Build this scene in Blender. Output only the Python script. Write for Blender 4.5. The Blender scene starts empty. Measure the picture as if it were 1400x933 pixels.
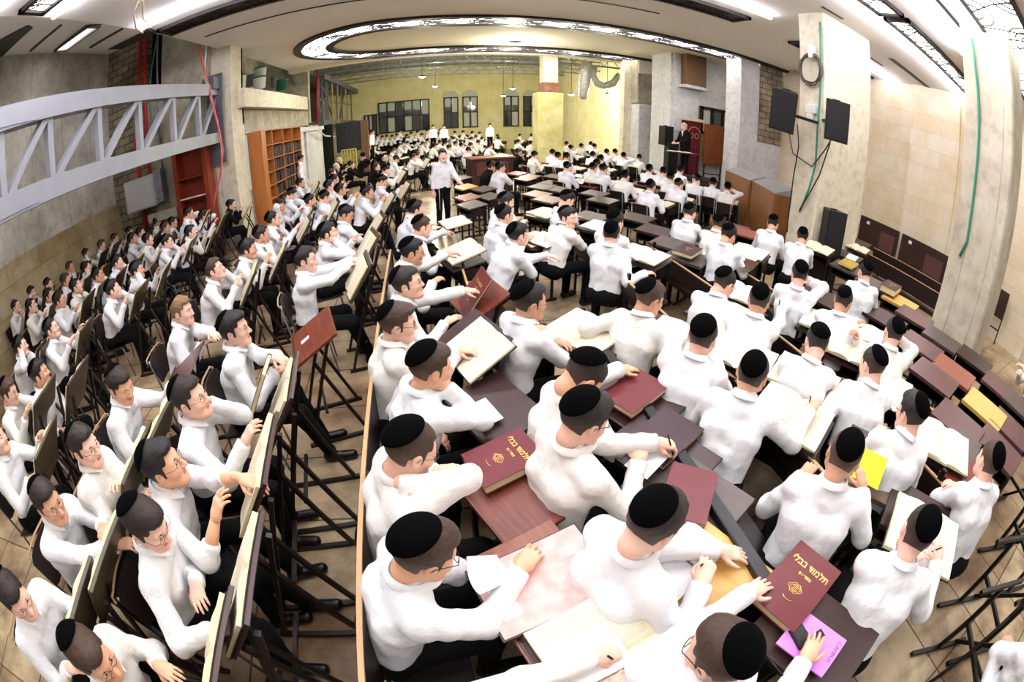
import bpy, math, random
import numpy as np
from mathutils import Vector, Matrix
random.seed(7); RNG = np.random.default_rng(5)
SC = bpy.context.scene; COL = SC.collection
PI = math.pi
# ---------------------------------------------------------------- camera
F_PX = 613.84; PITCH = math.radians(28.6855); ROLL = math.radians(.2308); YAW = math.radians(11.55); EYE = 2.35
def _cam():
    c, s = math.cos(PITCH), math.sin(PITCH)
    cr, sr = math.cos(ROLL), math.sin(ROLL)
    up = np.array([cr*0 - sr*c, sr*0 + cr*c, s]); fw = np.array([0, 0, -1.])
    rt = np.cross(fw, up); rt /= np.linalg.norm(rt); hf = np.cross(up, rt)
    R = np.array([rt, hf, up])
    Zr = np.array([[math.cos(YAW), math.sin(YAW), 0], [-math.sin(YAW), math.cos(YAW), 0], [0, 0, 1]])
    return Zr @ R
CR = _cam()
def ray(x, y):
    x -= 700.; y -= 466.5; r = math.hypot(x, y) or 1e-9; th = 2*math.asin(min(1, r/(2*F_PX))); s = math.sin(th)/r
    return CR @ np.array([x*s, -y*s, -math.cos(th)])
def at(x, y, z=0.):            # the spot of the room at height z that the photo shows at (x, y)
    d = ray(x, y); t = (z-EYE)/d[2]; return Vector((d[0]*t, d[1]*t, z))
def at_X(x, y, X): d = ray(x, y); t = X/d[0]; return Vector((X, d[1]*t, EYE+d[2]*t))
def at_Y(x, y, Y): d = ray(x, y); t = Y/d[1]; return Vector((d[0]*t, Y, EYE+d[2]*t))
cd = bpy.data.cameras.new('camera'); cam = bpy.data.objects.new('camera', cd); COL.objects.link(cam)
cd.type = 'PANO'; cd.panorama_type = 'FISHEYE_EQUISOLID'; cd.fisheye_lens = F_PX/1400*36; cd.fisheye_fov = PI*1.1
cd.sensor_width = 36; cd.sensor_fit = 'HORIZONTAL'; cd.clip_end = 200; cd.clip_start = .02
M4 = Matrix(CR.tolist()).to_4x4(); M4.translation = (0, 0, EYE); cam.matrix_world = M4
SC.camera = cam
# ---------------------------------------------------------------- materials
def lin(c): return tuple((v/12.92 if v <= .04045 else ((v+.055)/1.055)**2.4) for v in c)
MATS = {}
def mat(name, rgb, rough=.6, metal=0., noise=None, bump=None, emit=None, spec=.4, sheen=0., hexs=True):
    """noise=(scale, second rgb, contrast) bump=(scale, strength, distance)"""
    if name in MATS: return MATS[name]
    m = bpy.data.materials.new(name); m.use_nodes = True; nt = m.node_tree; b = nt.nodes['Principled BSDF']
    b.inputs['Base Color'].default_value = (*lin(rgb), 1); b.inputs['Roughness'].default_value = rough
    b.inputs['Metallic'].default_value = metal; b.inputs['Specular IOR Level'].default_value = spec
    tc = nt.nodes.new('ShaderNodeTexCoord')
    if noise:
        n = nt.nodes.new('ShaderNodeTexNoise'); n.inputs['Scale'].default_value = noise[0]; n.inputs['Detail'].default_value = 5
        nt.links.new(tc.outputs['Object'], n.inputs['Vector'])
        if len(noise) > 3:
            mp = nt.nodes.new('ShaderNodeMapping'); mp.inputs['Scale'].default_value = noise[3]
            nt.links.new(tc.outputs['Object'], mp.inputs['Vector']); nt.links.new(mp.outputs[0], n.inputs['Vector'])
        r = nt.nodes.new('ShaderNodeValToRGB'); k = noise[2]
        r.color_ramp.elements[0].position = .5-k; r.color_ramp.elements[1].position = .5+k
        r.color_ramp.elements[0].color = (*lin(rgb), 1); r.color_ramp.elements[1].color = (*lin(noise[1]), 1)
        nt.links.new(n.outputs['Fac'], r.inputs['Fac']); nt.links.new(r.outputs[0], b.inputs['Base Color'])
    if bump:
        n = nt.nodes.new('ShaderNodeTexNoise'); n.inputs['Scale'].default_value = bump[0]; n.inputs['Detail'].default_value = 4
        nt.links.new(tc.outputs['Object'], n.inputs['Vector'])
        bp = nt.nodes.new('ShaderNodeBump'); bp.inputs['Strength'].default_value = bump[1]; bp.inputs['Distance'].default_value = bump[2]
        nt.links.new(n.outputs['Fac'], bp.inputs['Height']); nt.links.new(bp.outputs[0], b.inputs['Normal'])
    if emit:
        b.inputs['Emission Color'].default_value = (*lin(emit[0]), 1); b.inputs['Emission Strength'].default_value = emit[1]
    if sheen: b.inputs['Sheen Weight'].default_value = sheen
    MATS[name] = m; return m
# ---------------------------------------------------------------- tagging
def tag(o, label=None, cat=None, group=None, kind=None):
    if label: o['label'] = label
    if cat: o['category'] = cat
    if group: o['group'] = group
    if kind: o['kind'] = kind
    return o
def empty(name, loc=(0, 0, 0), rz=0., label=None, cat=None, group=None):
    o = bpy.data.objects.new(name, None); COL.objects.link(o); o.location = loc; o.rotation_euler = (0, 0, rz); o.empty_display_size = .1
    return tag(o, label, cat, group)
def link(name, me, parent=None, mw=None):
    o = bpy.data.objects.new(name, me); COL.objects.link(o)
    if parent: o.parent = parent
    if mw is not None: o.matrix_local = mw
    return o
def np_mesh(name, V, Fc, mats, mi=None, smooth=True, uv=None):
    me = bpy.data.meshes.new(name); V = np.asarray(V, dtype=np.float32)
    if isinstance(Fc, np.ndarray):
        n = len(Fc); k = Fc.shape[1]
        me.vertices.add(len(V)); me.vertices.foreach_set('co', V.ravel())
        me.loops.add(n*k); me.loops.foreach_set('vertex_index', Fc.astype(np.int32).ravel())
        me.polygons.add(n); me.polygons.foreach_set('loop_start', np.arange(0, n*k, k, dtype=np.int32))
        me.update(calc_edges=True)
    else:
        me.from_pydata([tuple(map(float, v)) for v in V], [], Fc)
    if smooth: me.polygons.foreach_set('use_smooth', [True]*len(me.polygons))
    for m in (mats if isinstance(mats, (list, tuple)) else [mats]): me.materials.append(m)
    if mi is not None: me.polygons.foreach_set('material_index', np.asarray(mi, dtype=np.int32))
    if uv is not None:
        l = me.uv_layers.new(name='UVMap'); idx = np.empty(len(me.loops), dtype=np.int32); me.loops.foreach_get('vertex_index', idx)
        l.data.foreach_set('uv', np.asarray(uv, dtype=np.float32)[idx].ravel())
    me.validate(); me.update(); return me
class MB:
    def __init__(s): s.v = []; s.f = []; s.m = []; s.cm = 0; s.T = None
    def add(s, V, Fs):
        o = len(s.v)
        if s.T is not None: V = [s.T @ Vector(v) for v in V]
        s.v += [tuple(v) for v in V]; s.f += [tuple(i+o for i in f) for f in Fs]; s.m += [s.cm]*len(Fs); return s
    def box(s, x0, y0, z0, x1, y1, z1, c=0.):
        if c <= 0:
            V = [(x, y, z) for z in (z0, z1) for y in (y0, y1) for x in (x0, x1)]
            return s.add(V, [(0, 2, 3, 1), (4, 5, 7, 6), (0, 1, 5, 4), (2, 6, 7, 3), (0, 4, 6, 2), (1, 3, 7, 5)])
        V = []; 
        for z, k in ((z0, c), (z0+c, 0), (z1-c, 0), (z1, c)):
            X0, X1, Y0, Y1 = x0+k, x1-k, y0+k, y1-k
            V += [(X0+c, Y0, z), (X1-c, Y0, z), (X1, Y0+c, z), (X1, Y1-c, z), (X1-c, Y1, z), (X0+c, Y1, z), (X0, Y1-c, z), (X0, Y0+c, z)]
        Fs = [tuple(range(7, -1, -1)), tuple(range(24, 32))]
        for r in range(3):
            for i in range(8): j = (i+1) % 8; Fs.append((r*8+i, r*8+j, r*8+8+j, r*8+8+i))
        return s.add(V, Fs)
    def bar(s, a, b, w, h=None, up=(0, 0, 1)):
        a = Vector(a); b = Vector(b); d = (b-a); L = d.length; d = d/L; h = h or w; u = Vector(up)
        if abs(d.dot(u)) > .98: u = Vector((1, 0, 0)) if abs(d.x) < .9 else Vector((0, 1, 0))
        x = d.cross(u).normalized(); u = x.cross(d).normalized(); V = []
        for p in (a, b):
            for sx, su in ((-1, -1), (1, -1), (1, 1), (-1, 1)): V.append(p+x*(sx*w/2)+u*(su*h/2))
        return s.add(V, [(0, 1, 2, 3), (7, 6, 5, 4), (0, 4, 5, 1), (1, 5, 6, 2), (2, 6, 7, 3), (3, 7, 4, 0)])
    def tube(s, pts, r, n=8, closed=False):
        pts = [Vector(p) for p in pts]; V = []; Fs = []; N = len(pts); u = None
        for i, p in enumerate(pts):
            a = pts[i-1] if (i > 0 or closed) else p; b = pts[(i+1) % N] if (i < N-1 or closed) else p
            d = (b-a).normalized()
            if u is None: u = d.cross(Vector((0, 0, 1))); u = u if u.length > .1 else d.cross(Vector((1, 0, 0)))
            u = (u-d*u.dot(d)).normalized(); w = d.cross(u); rr = r[i] if isinstance(r, (list, tuple)) else r
            for k in range(n): t = 2*PI*k/n; V.append(p+u*(rr*math.cos(t))+w*(rr*math.sin(t)))
        for i in range(N if closed else N-1):
            j = (i+1) % N
            for k in range(n): q = (k+1) % n; Fs.append((i*n+k, i*n+q, j*n+q, j*n+k))
        if not closed: Fs += [tuple(range(n-1, -1, -1)), tuple((N-1)*n+k for k in range(n))]
        return s.add(V, Fs)
    def lathe(s, prof, c=(0, 0, 0), n=24):
        V = []; Fs = []; c = Vector(c)
        for r, z in prof:
            for k in range(n): t = 2*PI*k/n; V.append((c.x+r*math.cos(t), c.y+r*math.sin(t), c.z+z))
        for i in range(len(prof)-1):
            for k in range(n): q = (k+1) % n; Fs.append((i*n+k, i*n+q, i*n+n+q, i*n+n+k))
        Fs += [tuple(range(n-1, -1, -1)), tuple((len(prof)-1)*n+k for k in range(n))]
        return s.add(V, Fs)
    def prism(s, poly, a, b, axis='z'):
        n = len(poly); V = []
        for h in (a, b):
            for p, q in poly: V.append({'z': (p, q, h), 'y': (p, h, q), 'x': (h, p, q)}[axis])
        return s.add(V, [tuple(range(n-1, -1, -1)), tuple(range(n, 2*n))]+[(i, (i+1) % n, n+(i+1) % n, n+i) for i in range(n)])
    def mesh(s, name, mats, smooth=False):
        me = bpy.data.meshes.new(name); me.from_pydata(s.v, [], s.f)
        for m in (mats if isinstance(mats, (list, tuple)) else [mats]): me.materials.append(m)
        me.polygons.foreach_set('material_index', s.m)
        if smooth:
            me.polygons.foreach_set('use_smooth', [True]*len(me.polygons))
        me.validate(); me.update(); return me
    def build(s, name, mats, parent=None, mw=None, smooth=False): return link(name, s.mesh(name, mats, smooth), parent, mw)
def auto_smooth(o, ang=40):
    me = o.data; me.polygons.foreach_set('use_smooth', [True]*len(me.polygons)); me.set_sharp_from_angle(angle=math.radians(ang)); return o
def copy_tree(o, parent=None):
    c = o.copy(); COL.objects.link(c); c.parent = parent
    for ch in list(o.children): copy_tree(ch, c)
    return c
def rot_az(deg): return -math.radians(deg)     # heading: 0 = +Y, 90 = +X
# ---------------------------------------------------------------- signed distance modelling
def ln(P): return np.sqrt((P*P).sum(-1))
def cap(P, a, b, r1, r2=None):
    a = np.asarray(a, np.float32); b = np.asarray(b, np.float32); r2 = r1 if r2 is None else r2; ba = b-a
    h = np.clip(((P-a)@ba)/max(float(ba@ba), 1e-9), 0, 1); return ln(P-a-h[..., None]*ba)-(r1+(r2-r1)*h)
def ell(P, c, r):
    q = P-np.asarray(c, np.float32); r = np.asarray(r, np.float32); k0 = ln(q/r); k1 = ln(q/(r*r)); return k0*(k0-1)/np.maximum(k1, 1e-6)
def smin(a, b, k): h = np.maximum(k-np.abs(a-b), 0)/k; return np.minimum(a, b)-h*h*k*.25
def smax(a, b, k): return -smin(-a, -b, k)
def nets(f, lo, hi, h):
    lo = np.asarray(lo, float); hi = np.asarray(hi, float); n = np.maximum(np.ceil((hi-lo)/h).astype(int)+1, 3)
    ax = [np.arange(k, dtype=np.float32)*h+l for k, l in zip(n, lo)]
    G = np.stack(np.meshgrid(*ax, indexing='ij'), -1); D = f(G).astype(np.float32)
    nx, ny, nz = D.shape; S = D < 0
    corners = [(i, j, k) for i in (0, 1) for j in (0, 1) for k in (0, 1)]
    cnt = sum(S[i:nx-1+i, j:ny-1+j, k:nz-1+k].astype(np.int8) for i, j, k in corners)
    act = (cnt > 0) & (cnt < 8); idx = -np.ones(act.shape, np.int64); idx[act] = np.arange(act.sum()); C = np.argwhere(act)
    acc = np.zeros((len(C), 3)); num = np.zeros(len(C))
    for a in range(3):
        for c in corners:
            if c[a]: continue
            e = list(c); e[a] = 1
            d0 = D[C[:, 0]+c[0], C[:, 1]+c[1], C[:, 2]+c[2]]; d1 = D[C[:, 0]+e[0], C[:, 1]+e[1], C[:, 2]+e[2]]
            m = (d0 < 0) != (d1 < 0); t = np.where(m, d0/np.where(m, d0-d1, 1), 0); p = np.tile(np.array(c, float), (len(C), 1)); p[:, a] += t
            acc += p*m[:, None]; num += m
    V = lo+(C+acc/np.maximum(num, 1)[:, None])*h; Q = []
    for a in range(3):
        b, c = (a+1) % 3, (a+2) % 3
        sl0 = [slice(None)]*3; sl1 = [slice(None)]*3; sl0[a] = slice(0, -1); sl1[a] = slice(1, None)
        A = S[tuple(sl0)]; B = S[tuple(sl1)]; E = np.argwhere(A != B); E = E[(E[:, b] > 0) & (E[:, c] > 0) & (E[:, b] < D.shape[b]-1) & (E[:, c] < D.shape[c]-1)]
        if not len(E): continue
        fl = A[E[:, 0], E[:, 1], E[:, 2]]
        def g(ob, oc): q = E.copy(); q[:, b] -= ob; q[:, c] -= oc; return idx[q[:, 0], q[:, 1], q[:, 2]]
        q = np.stack([g(1, 1), g(0, 1), g(0, 0), g(1, 0)], 1); q[~fl] = q[~fl][:, ::-1]; Q.append(q)
    return V, np.concatenate(Q)
def wob(P, s, seed=0):
    o = 0; r = np.random.default_rng(seed)
    for i in range(5):
        d = r.normal(size=3); d /= np.linalg.norm(d); o = o+np.sin(P@(d*s*(1+.5*i)).astype(np.float32)+r.uniform(0, 6)+1.3*np.sin(P@(r.normal(size=3)*s*.4).astype(np.float32)))/(1+.4*i)
    return o*.4
# ---------------------------------------------------------------- people
SKINS = [mat('skin_%d' % i, c, .5, noise=(9, d, .3), spec=.35) for i, (c, d) in enumerate([((.93, .76, .66), (.90, .69, .59)), ((.90, .71, .58), (.87, .64, .51)), ((.85, .66, .54), (.81, .60, .48)), ((.95, .80, .71), (.93, .71, .63))])]
LIP = mat('lips', (.80, .50, .45), .45); EYEW = mat('eye_white', (.93, .92, .9), .3); IRIS = mat('iris', (.16, .10, .07), .2)
def hair_mat(name, c, c2, low):
    m = mat(name, c, .55, noise=(70, c2, .25), bump=(260, .8, .004)); nt = m.node_tree; N = nt.nodes.new; Lk = nt.links.new; b = nt.nodes['Principled BSDF']
    src = b.inputs['Base Color'].links[0].from_socket; tc = N('ShaderNodeTexCoord'); sp = N('ShaderNodeSeparateXYZ'); Lk(tc.outputs['Object'], sp.inputs[0])
    r = N('ShaderNodeMapRange'); r.inputs[1].default_value = .045; r.inputs[2].default_value = -.05; Lk(sp.outputs['Z'], r.inputs[0])      # clipped sides: the scalp shows through
    mx = N('ShaderNodeMix'); mx.data_type = 'RGBA'; Lk(r.outputs[0], mx.inputs[0]); Lk(src, mx.inputs[6]); mx.inputs[7].default_value = (*lin(low), 1); Lk(mx.outputs[2], b.inputs['Base Color']); return m
HAIRC = [hair_mat('hair_black', (.05, .042, .04), (.09, .075, .07), (.20, .15, .12)), hair_mat('hair_dark_brown', (.10, .07, .055), (.16, .12, .09), (.30, .21, .16)), hair_mat('hair_brown', (.19, .13, .09), (.28, .20, .14), (.40, .29, .21)),
         hair_mat('hair_light_brown', (.42, .31, .20), (.55, .42, .29), (.62, .47, .35)), hair_mat('hair_grey', (.62, .60, .57), (.80, .79, .77), (.72, .68, .64))]
VELVET = mat('black_velvet', (.018, .018, .02), .95, spec=.04)
SHIRT = mat('white_cotton', (.93, .93, .93), .85, bump=(16, .55, .02), spec=.15, noise=(3, (.90, .905, .92), .3))
SHIRT2 = mat('cream_cotton', (.92, .91, .885), .85, bump=(18, .55, .02), spec=.15)
BLACKC = mat('black_wool', (.045, .045, .05), .9, bump=(60, .3, .005), spec=.15)
NAVY = mat('navy_cotton', (.07, .08, .12), .9, bump=(60, .3, .005), spec=.15)
SHOE = mat('black_leather', (.04, .035, .035), .35)
GLASS_M = mat('spectacle_metal', (.35, .3, .25), .3, .8); BLK_PLASTIC = mat('black_plastic', (.04, .04, .045), .4)
STRING = mat('white_string', (.92, .91, .88), .8)
# --- head
def head_sdf(P, k=0):
    jw = [0, .004, -.004, .002][k]; no = [0, .004, .002, -.002][k]
    A = P.copy(); A[..., 0] = np.abs(A[..., 0])
    d = ell(P, (0, -.012, .035), (.074, .094, .088))
    d = smin(d, ell(P, (0, .030, -.022), (.060+jw, .062, .082)), .04)
    d = smin(d, cap(A, (.030, .060, -.078), (0, .078, -.090), .018, .020), .03)
    d = smin(d, cap(A, (.052+jw, .006, -.050), (.020, .062, -.088), .016, .016), .035)
    d = smin(d, ell(A, (.042, .058, -.020), (.022, .022, .020)), .03)
    d = smin(d, cap(A, (.008, .084, .030), (.046, .068, .028), .010, .008), .016)
    d = smax(d, -ell(A, (.032, .098, .008), (.019, .018, .013)), .014)
    d = smin(d, ell(A, (.032, .071, .007), (.0155, .0145, .012)), .004)
    d = smin(d, cap(P, (0, .084, .018), (0, .108+no, -.022), .0075, .0115), .012)
    d = smin(d, ell(A, (.011, .098+no*.5, -.026), (.009, .011, .007)), .008)
    d = smin(d, cap(A, (0, .090, -.049), (.020, .080, -.052), .0065, .004), .007)
    d = smin(d, cap(A, (0, .088, -.059), (.018, .079, -.056), .0070, .004), .006)
    d = smax(d, -cap(A, (0, .097, -.0535), (.021, .086, -.0535), .0016), .004)
    e = ell(A, (.078, -.008, .000), (.010, .021, .032)); e = smax(e, -ell(A, (.088, -.003, .002), (.008, .011, .017)), .006)
    d = smin(d, e, .010)
    d = smin(d, cap(P, (0, -.022, -.045), (0, -.034, -.085), .052, .050), .03)
    return d
def head_tpl(h, k):
    V, Q = nets(lambda P: head_sdf(P, k), (-.10, -.125, -.17), (.10, .14, .14), h)
    c = V[Q].mean(1); mi = np.zeros(len(Q), int); ax = np.abs(c[:, 0])
    mi[(ax < .021) & (c[:, 1] > .078) & (c[:, 2] < -.045) & (c[:, 2] > -.064)] = 1
    ex = ((ax-.032)/.0125)**2+((c[:, 2]-.0065)/.0062)**2
    mi[(ex < 1) & (c[:, 1] > .065)] = 2
    mi[(((ax-.032)/.0058)**2+((c[:, 2]-.0072)/.0058)**2 < 1) & (c[:, 1] > .065)] = 3
    return V, Q, mi
HEADS = {('n', k): head_tpl(.0045, k) for k in range(4)}; HEADS.update({('m', k): head_tpl(.008, k) for k in range(4)}); HEADS.update({('f', k): head_tpl(.014, k) for k in range(2)})
def hair_sdf(P, st):
    A = P.copy(); A[..., 0] = np.abs(A[..., 0]); x, y, z = A[..., 0], P[..., 1], P[..., 2]
    base = ell(P, (0, -.012, .035), (.074, .094, .088)); base = smin(base, ell(P, (0, .030, -.022), (.060, .062, .082)), .04)
    base = smin(base, cap(P, (0, -.022, -.045), (0, -.034, -.085), .051), .03)
    t = np.clip((z+.03)/.10, 0, 1); th = {0: .003+.010*t, 1: .003+.006*t, 2: .006+.009*t, 3: .004+.009*t}[st]
    if st in (0, 2, 3): th = th+np.clip((y-.02)/.06, 0, 1)*np.clip((z-.07)/.03, 0, 1)*(.012 if st != 3 else .018)
    d = base-th-wob(P, 160, st)*.0018
    front = np.maximum(.074-z+ .35*(x-.03)*(x > .03)*0, -99)         # above the forehead
    side = np.maximum(y-.026, -(z+.055+ .35*np.minimum(y, 0)+np.where(y > -.03, -.0, 0)))
    side = np.maximum(side, np.where((y > -.032), .004-z+np.where(y > .008, -.026, 0), -1))
    temple = np.maximum(y-.052, .040-z)
    keep = np.minimum(np.minimum(front, side), temple)
    return smax(d, keep, .006)
HAIRV = {s: nets(lambda P: hair_sdf(P, s), (-.11, -.14, -.13), (.11, .13, .165), .006) for s in range(4)}
def brows():
    mb = MB()
    for s in (-1, 1): mb.tube([(s*.012, .0905, .028), (s*.028, .088, .033), (s*.046, .0755, .029)], [.0022, .0034, .0016], 6)
    return mb
_hm = {}
def hair_mesh(st, col, beard=0):
    k = (st, col, beard)
    if k not in _hm:
        V, Q = HAIRV[st]; V = V.tolist(); F = Q.tolist(); b = brows(); o = len(V); V += b.v; F += [tuple(i+o for i in f) for f in b.f]
        if beard:
            def bf(P):
                d = ell(P, (0, .030, -.028), (.068, .070, .088)); d = smin(d, cap(P, (0, .07, -.085), (0, .085, -.085-.07*beard), .028, .016), .04)
                d = smax(d, P[..., 2]+.040-.5*np.maximum(np.abs(P[..., 0])-.03, 0), .01); d = smax(d, .005-P[..., 1]-.0, .01)
                d = smax(d, -ell(P, (0, .10, -.054), (.022, .03, .007)), .006)
                return d-.003*wob(P, 120, 3)
            bv, bq = nets(bf, (-.1, -.03, -.22), (.1, .14, .02), .007); o = len(V); V += bv.tolist(); F += [tuple(i+o for i in f) for f in bq.tolist()]
        me = bpy.data.meshes.new('hair'); me.from_pydata(V, [], F); me.polygons.foreach_set('use_smooth', [True]*len(me.polygons)); me.materials.append(HAIRC[col]); _hm[k] = me
    return _hm[k]
def kippah_mesh(ang, tilt, name='skullcap', m=None):
    c = np.array([0, -.012, .035]); R = np.array([.074+.019, .094+.019, .088+.019]); V = []; F = []; n = 36; rings = 11
    ax = np.array([0, -math.sin(tilt), math.cos(tilt)]); u = np.array([1., 0, 0]); w = np.cross(ax, u)
    def pt(a, t, off): d = ax*math.cos(a)+(u*math.cos(t)+w*math.sin(t))*math.sin(a); return c+d*(R+off)*(1-.0)
    for i in range(rings+1):
        a = ang*i/rings
        for k in range(n): V.append(pt(max(a, .002), 2*PI*k/n, .003-.001*(i == rings)))
    for i in range(2):
        for k in range(n): V.append(pt(ang*(1-.02*i), 2*PI*k/n, -.006-.004*i))
    for i in range(rings+2):
        for k in range(n): q = (k+1) % n; F.append((i*n+k, i*n+n+k, i*n+n+q, i*n+q))
    return np_mesh(name, V, np.array(F), m or VELVET)
KIP = [kippah_mesh(.86, .80), kippah_mesh(.80, .90), kippah_mesh(.92, .72)]
def hat_mesh():
    mb = MB(); mb.lathe([(.0, .21), (.05, .212), (.082, .20), (.088, .16), (.092, .085), (.094, .083), (.155, .078), (.157, .083), (.097, .09), (.0, .1)], (0, -.01, 0), 28)
    me = mb.mesh('hat', BLACKC, True); return me
HAT = hat_mesh()
def glasses_mesh(dark):
    mb = MB(); r = .0016 if dark else .0011
    for s in (-1, 1):
        mb.tube([(s*(.033+.021*math.cos(t)), .097-.004*abs(math.cos(t)), .006+.0165*math.sin(t)) for t in np.linspace(0, 2*PI, 18, endpoint=False)], r, 5, True)
        mb.tube([(s*.054, .094, .010), (s*.074, .080, .012), (s*.083, .0, .012), (s*.084, -.018, -.004)], r, 5)
    mb.tube([(-.012, .098, .010), (0, .103, .014), (.012, .098, .010)], r, 5)
    return mb.mesh('glasses', BLK_PLASTIC if dark else GLASS_M, True)
GLS = [glasses_mesh(0), glasses_mesh(1)]
# --- hands: right hand, fingers +Y, back +Z, thumb -X
def hand_tpl(pose, h):
    curl = {'flat': (.12, .18, .15), 'soft': (.35, .5, .35), 'fist': (1.25, 1.45, .9), 'pen': (.75, .85, .4)}[pose]; segs = []
    for i, (x, L) in enumerate(((-.030, .070), (-.0105, .079), (.010, .073), (.029, .058))):
        sp = (-.10, -.02, .06, .15)[i]*(.9 if pose in ('flat', 'soft') else .3)
        p = np.array([x, .088-.004*abs(i-1), 0.]); a = 0; r = .0092 if i < 3 else .0080; k = 1+.12*(i-1.5)*(pose != 'flat')
        for j, f in enumerate((.46, .30, .24)):
            a += curl[j]*k; d = np.array([math.sin(sp)*math.cos(a), math.cos(sp)*math.cos(a), -math.sin(a)]); q = p+d*L*f; segs.append((p, q, r-.0009*j, r-.0009*(j+1))); p = q
    th = {'flat': [(-.026, .018, -.006), (-.052, .046, -.012), (-.066, .070, -.012), (-.072, .090, -.012)], 'soft': [(-.026, .018, -.008), (-.048, .046, -.022), (-.052, .072, -.034), (-.046, .090, -.042)],
          'fist': [(-.026, .018, -.010), (-.044, .046, -.026), (-.032, .066, -.042), (-.012, .074, -.046)], 'pen': [(-.026, .018, -.010), (-.044, .048, -.026), (-.040, .074, -.042), (-.030, .094, -.052)]}[pose]
    for a, b, r in zip(th[:-1], th[1:], (.0135, .0105, .009)): segs.append((a, b, r, r-.0015))
    def f(P):
        Q = P*np.array([1, 1, 1.45], np.float32)
        d = smin(cap(Q, (-.018, .03, 0), (-.024, .082, 0), .021, .019), cap(Q, (.016, .03, 0), (.023, .078, 0), .020, .017), .02)
        d = smin(d, cap(Q, (0, .035, 0), (0, .082, 0), .021), .02)
        d = smin(d, cap(P, (0, -.05, 0), (0, .02, 0), .026, .024), .03)
        for a, b, r1, r2 in segs: d = smin(d, cap(P, a, b, r1, r2), .0045)
        return d
    return nets(f, (-.095, -.06, -.11), (.065, .185, .045), h)
HANDS = {(p, l): hand_tpl(p, h) for p in ('flat', 'soft', 'fist', 'pen') for l, h in (('n', .0042), ('m', .0075))}
def ring_tube(pts, rs, n=14):
    mb = MB(); mb.tube(pts, list(rs), n); return np.array(mb.v), mb.f
def nrm(v): v = np.asarray(v, float); return v/max(np.linalg.norm(v), 1e-9)
def rotm(yaw, pitch, roll=0):     # head: yaw + = to the right, pitch + = down
    return np.array(Matrix.Rotation(-yaw, 3, 'Z') @ Matrix.Rotation(-pitch, 3, 'X') @ Matrix.Rotation(roll, 3, 'Y'))
# trousers and shoes for sitting, shared
def leg_parts(kind):
    sp = {0: .11, 1: .17, 2: .13, 's': .09}[kind]; V = []; cuts = []
    def f(P):
        if kind == 's':
            d = cap(P, (-.07, 0, .93), (.07, 0, .93), .115)
            for s in (-1, 1): d = smin(d, cap(P, (s*.085, 0, .86), (s*.10, .01, .5), .088, .066), .03); d = smin(d, cap(P, (s*.10, .01, .5), (s*.11, -.02, .09), .064, .056), .02)
        else:
            d = cap(P, (-.08, 0, .53), (.08, 0, .53), .125)
            for s in (-1, 1):
                kx = s*(sp+.05*(s == 1)*(kind == 2)); ky = .43+.03*s*(kind > 0); d = smin(d, cap(P, (s*.09, .02, .545), (kx, ky, .53), .088, .072), .03)
                d = smin(d, cap(P, (kx, ky, .525), (s*sp*.95, ky-.03+.16*(kind == 2), .09), .070, .052), .03)
        return smax(d, .075-P[..., 2], .01)+wob(P, 26, 2)*.004
    lo, hi = ((-.3, -.2, 0), (.3, .2, 1.1)) if kind == 's' else ((-.36, -.2, 0), (.36, .62, .72))
    Vt, Q = nets(f, lo, hi, .02)
    def g(P):
        d = 9.
        for s in (-1, 1):
            if kind == 's': fx, fy = s*.11, -.02
            else: ky = .43+.03*s*(kind > 0); fx, fy = s*sp*.95, ky-.03+.16*(kind == 2)
            e = smin(cap(P, (fx, fy-.02, .055), (fx, fy, .11), .042, .046), cap(P, (fx, fy-.03, .04), (fx+s*.02, fy+.17, .035), .040, .038), .03); d = np.minimum(d, e)
        return smax(d, .004-P[..., 2], .008)
    sh = [np_mesh('shoe', *nets(g, *b, .014), SHOE) for b in (((-.36, -.3, -.02), (-.002, .95, .19)), ((.002, -.3, -.02), (.36, .95, .19)))]
    return [np_mesh('trousers', Vt, Q, m) for m in (BLACKC, NAVY)], sh
LEGS = {k: leg_parts(k) for k in (0, 1, 2, 's')}
def collar_mesh(m):
    V = []; F = []; n = 26
    for j in range(4):
        for i in range(n):
            t = -PI/2+.34+(2*PI-.68)*i/(n-1); fr = max(0, -math.sin(t)); fr = fr**3            # opening towards +Y after the flip below
            r, z = [(.063, -.012), (.061, .017), (.068, .020), (.082+.014*fr, -.010-.032*fr)][j]
            V.append((r*math.cos(t)*.98, -r*math.sin(t)*1.08, z-.018*(-math.sin(t))))
    for j in range(3):
        for i in range(n-1): a = j*n+i; F.append((a, a+1, a+n+1, a+n))
    me = np_mesh('collar', V, np.array(F), m); return me
COLLAR = {m.name: collar_mesh(m) for m in (SHIRT, SHIRT2, BLACKC)}
PEN = None
PRE = {  # hand targets in body coordinates, for the right side (x is mirrored for the left)
 'D': ((.15, .40, .86), 'flat', (.55, -.3, -.9)), 'S': ((.12, .36, .86), 'soft', (.55, -.3, -.9)), 'T': ((-.06, .33, .86), 'soft', (1, .1, -.5)),
 'W': ((.08, .38, .88), 'pen', (.7, -.2, -.8)), 'L': ((.12, .20, .64), 'soft', (.8, -.6, -.6)), 'H': ((.20, .45, .98), 'soft', (.5, -.1, -1)),
 'X': ((.12, .50, .90), 'flat', (.6, -.2, -.8)), 'Z': ((.24, .02, .70), 'soft', (.5, -1, 0))}
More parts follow.
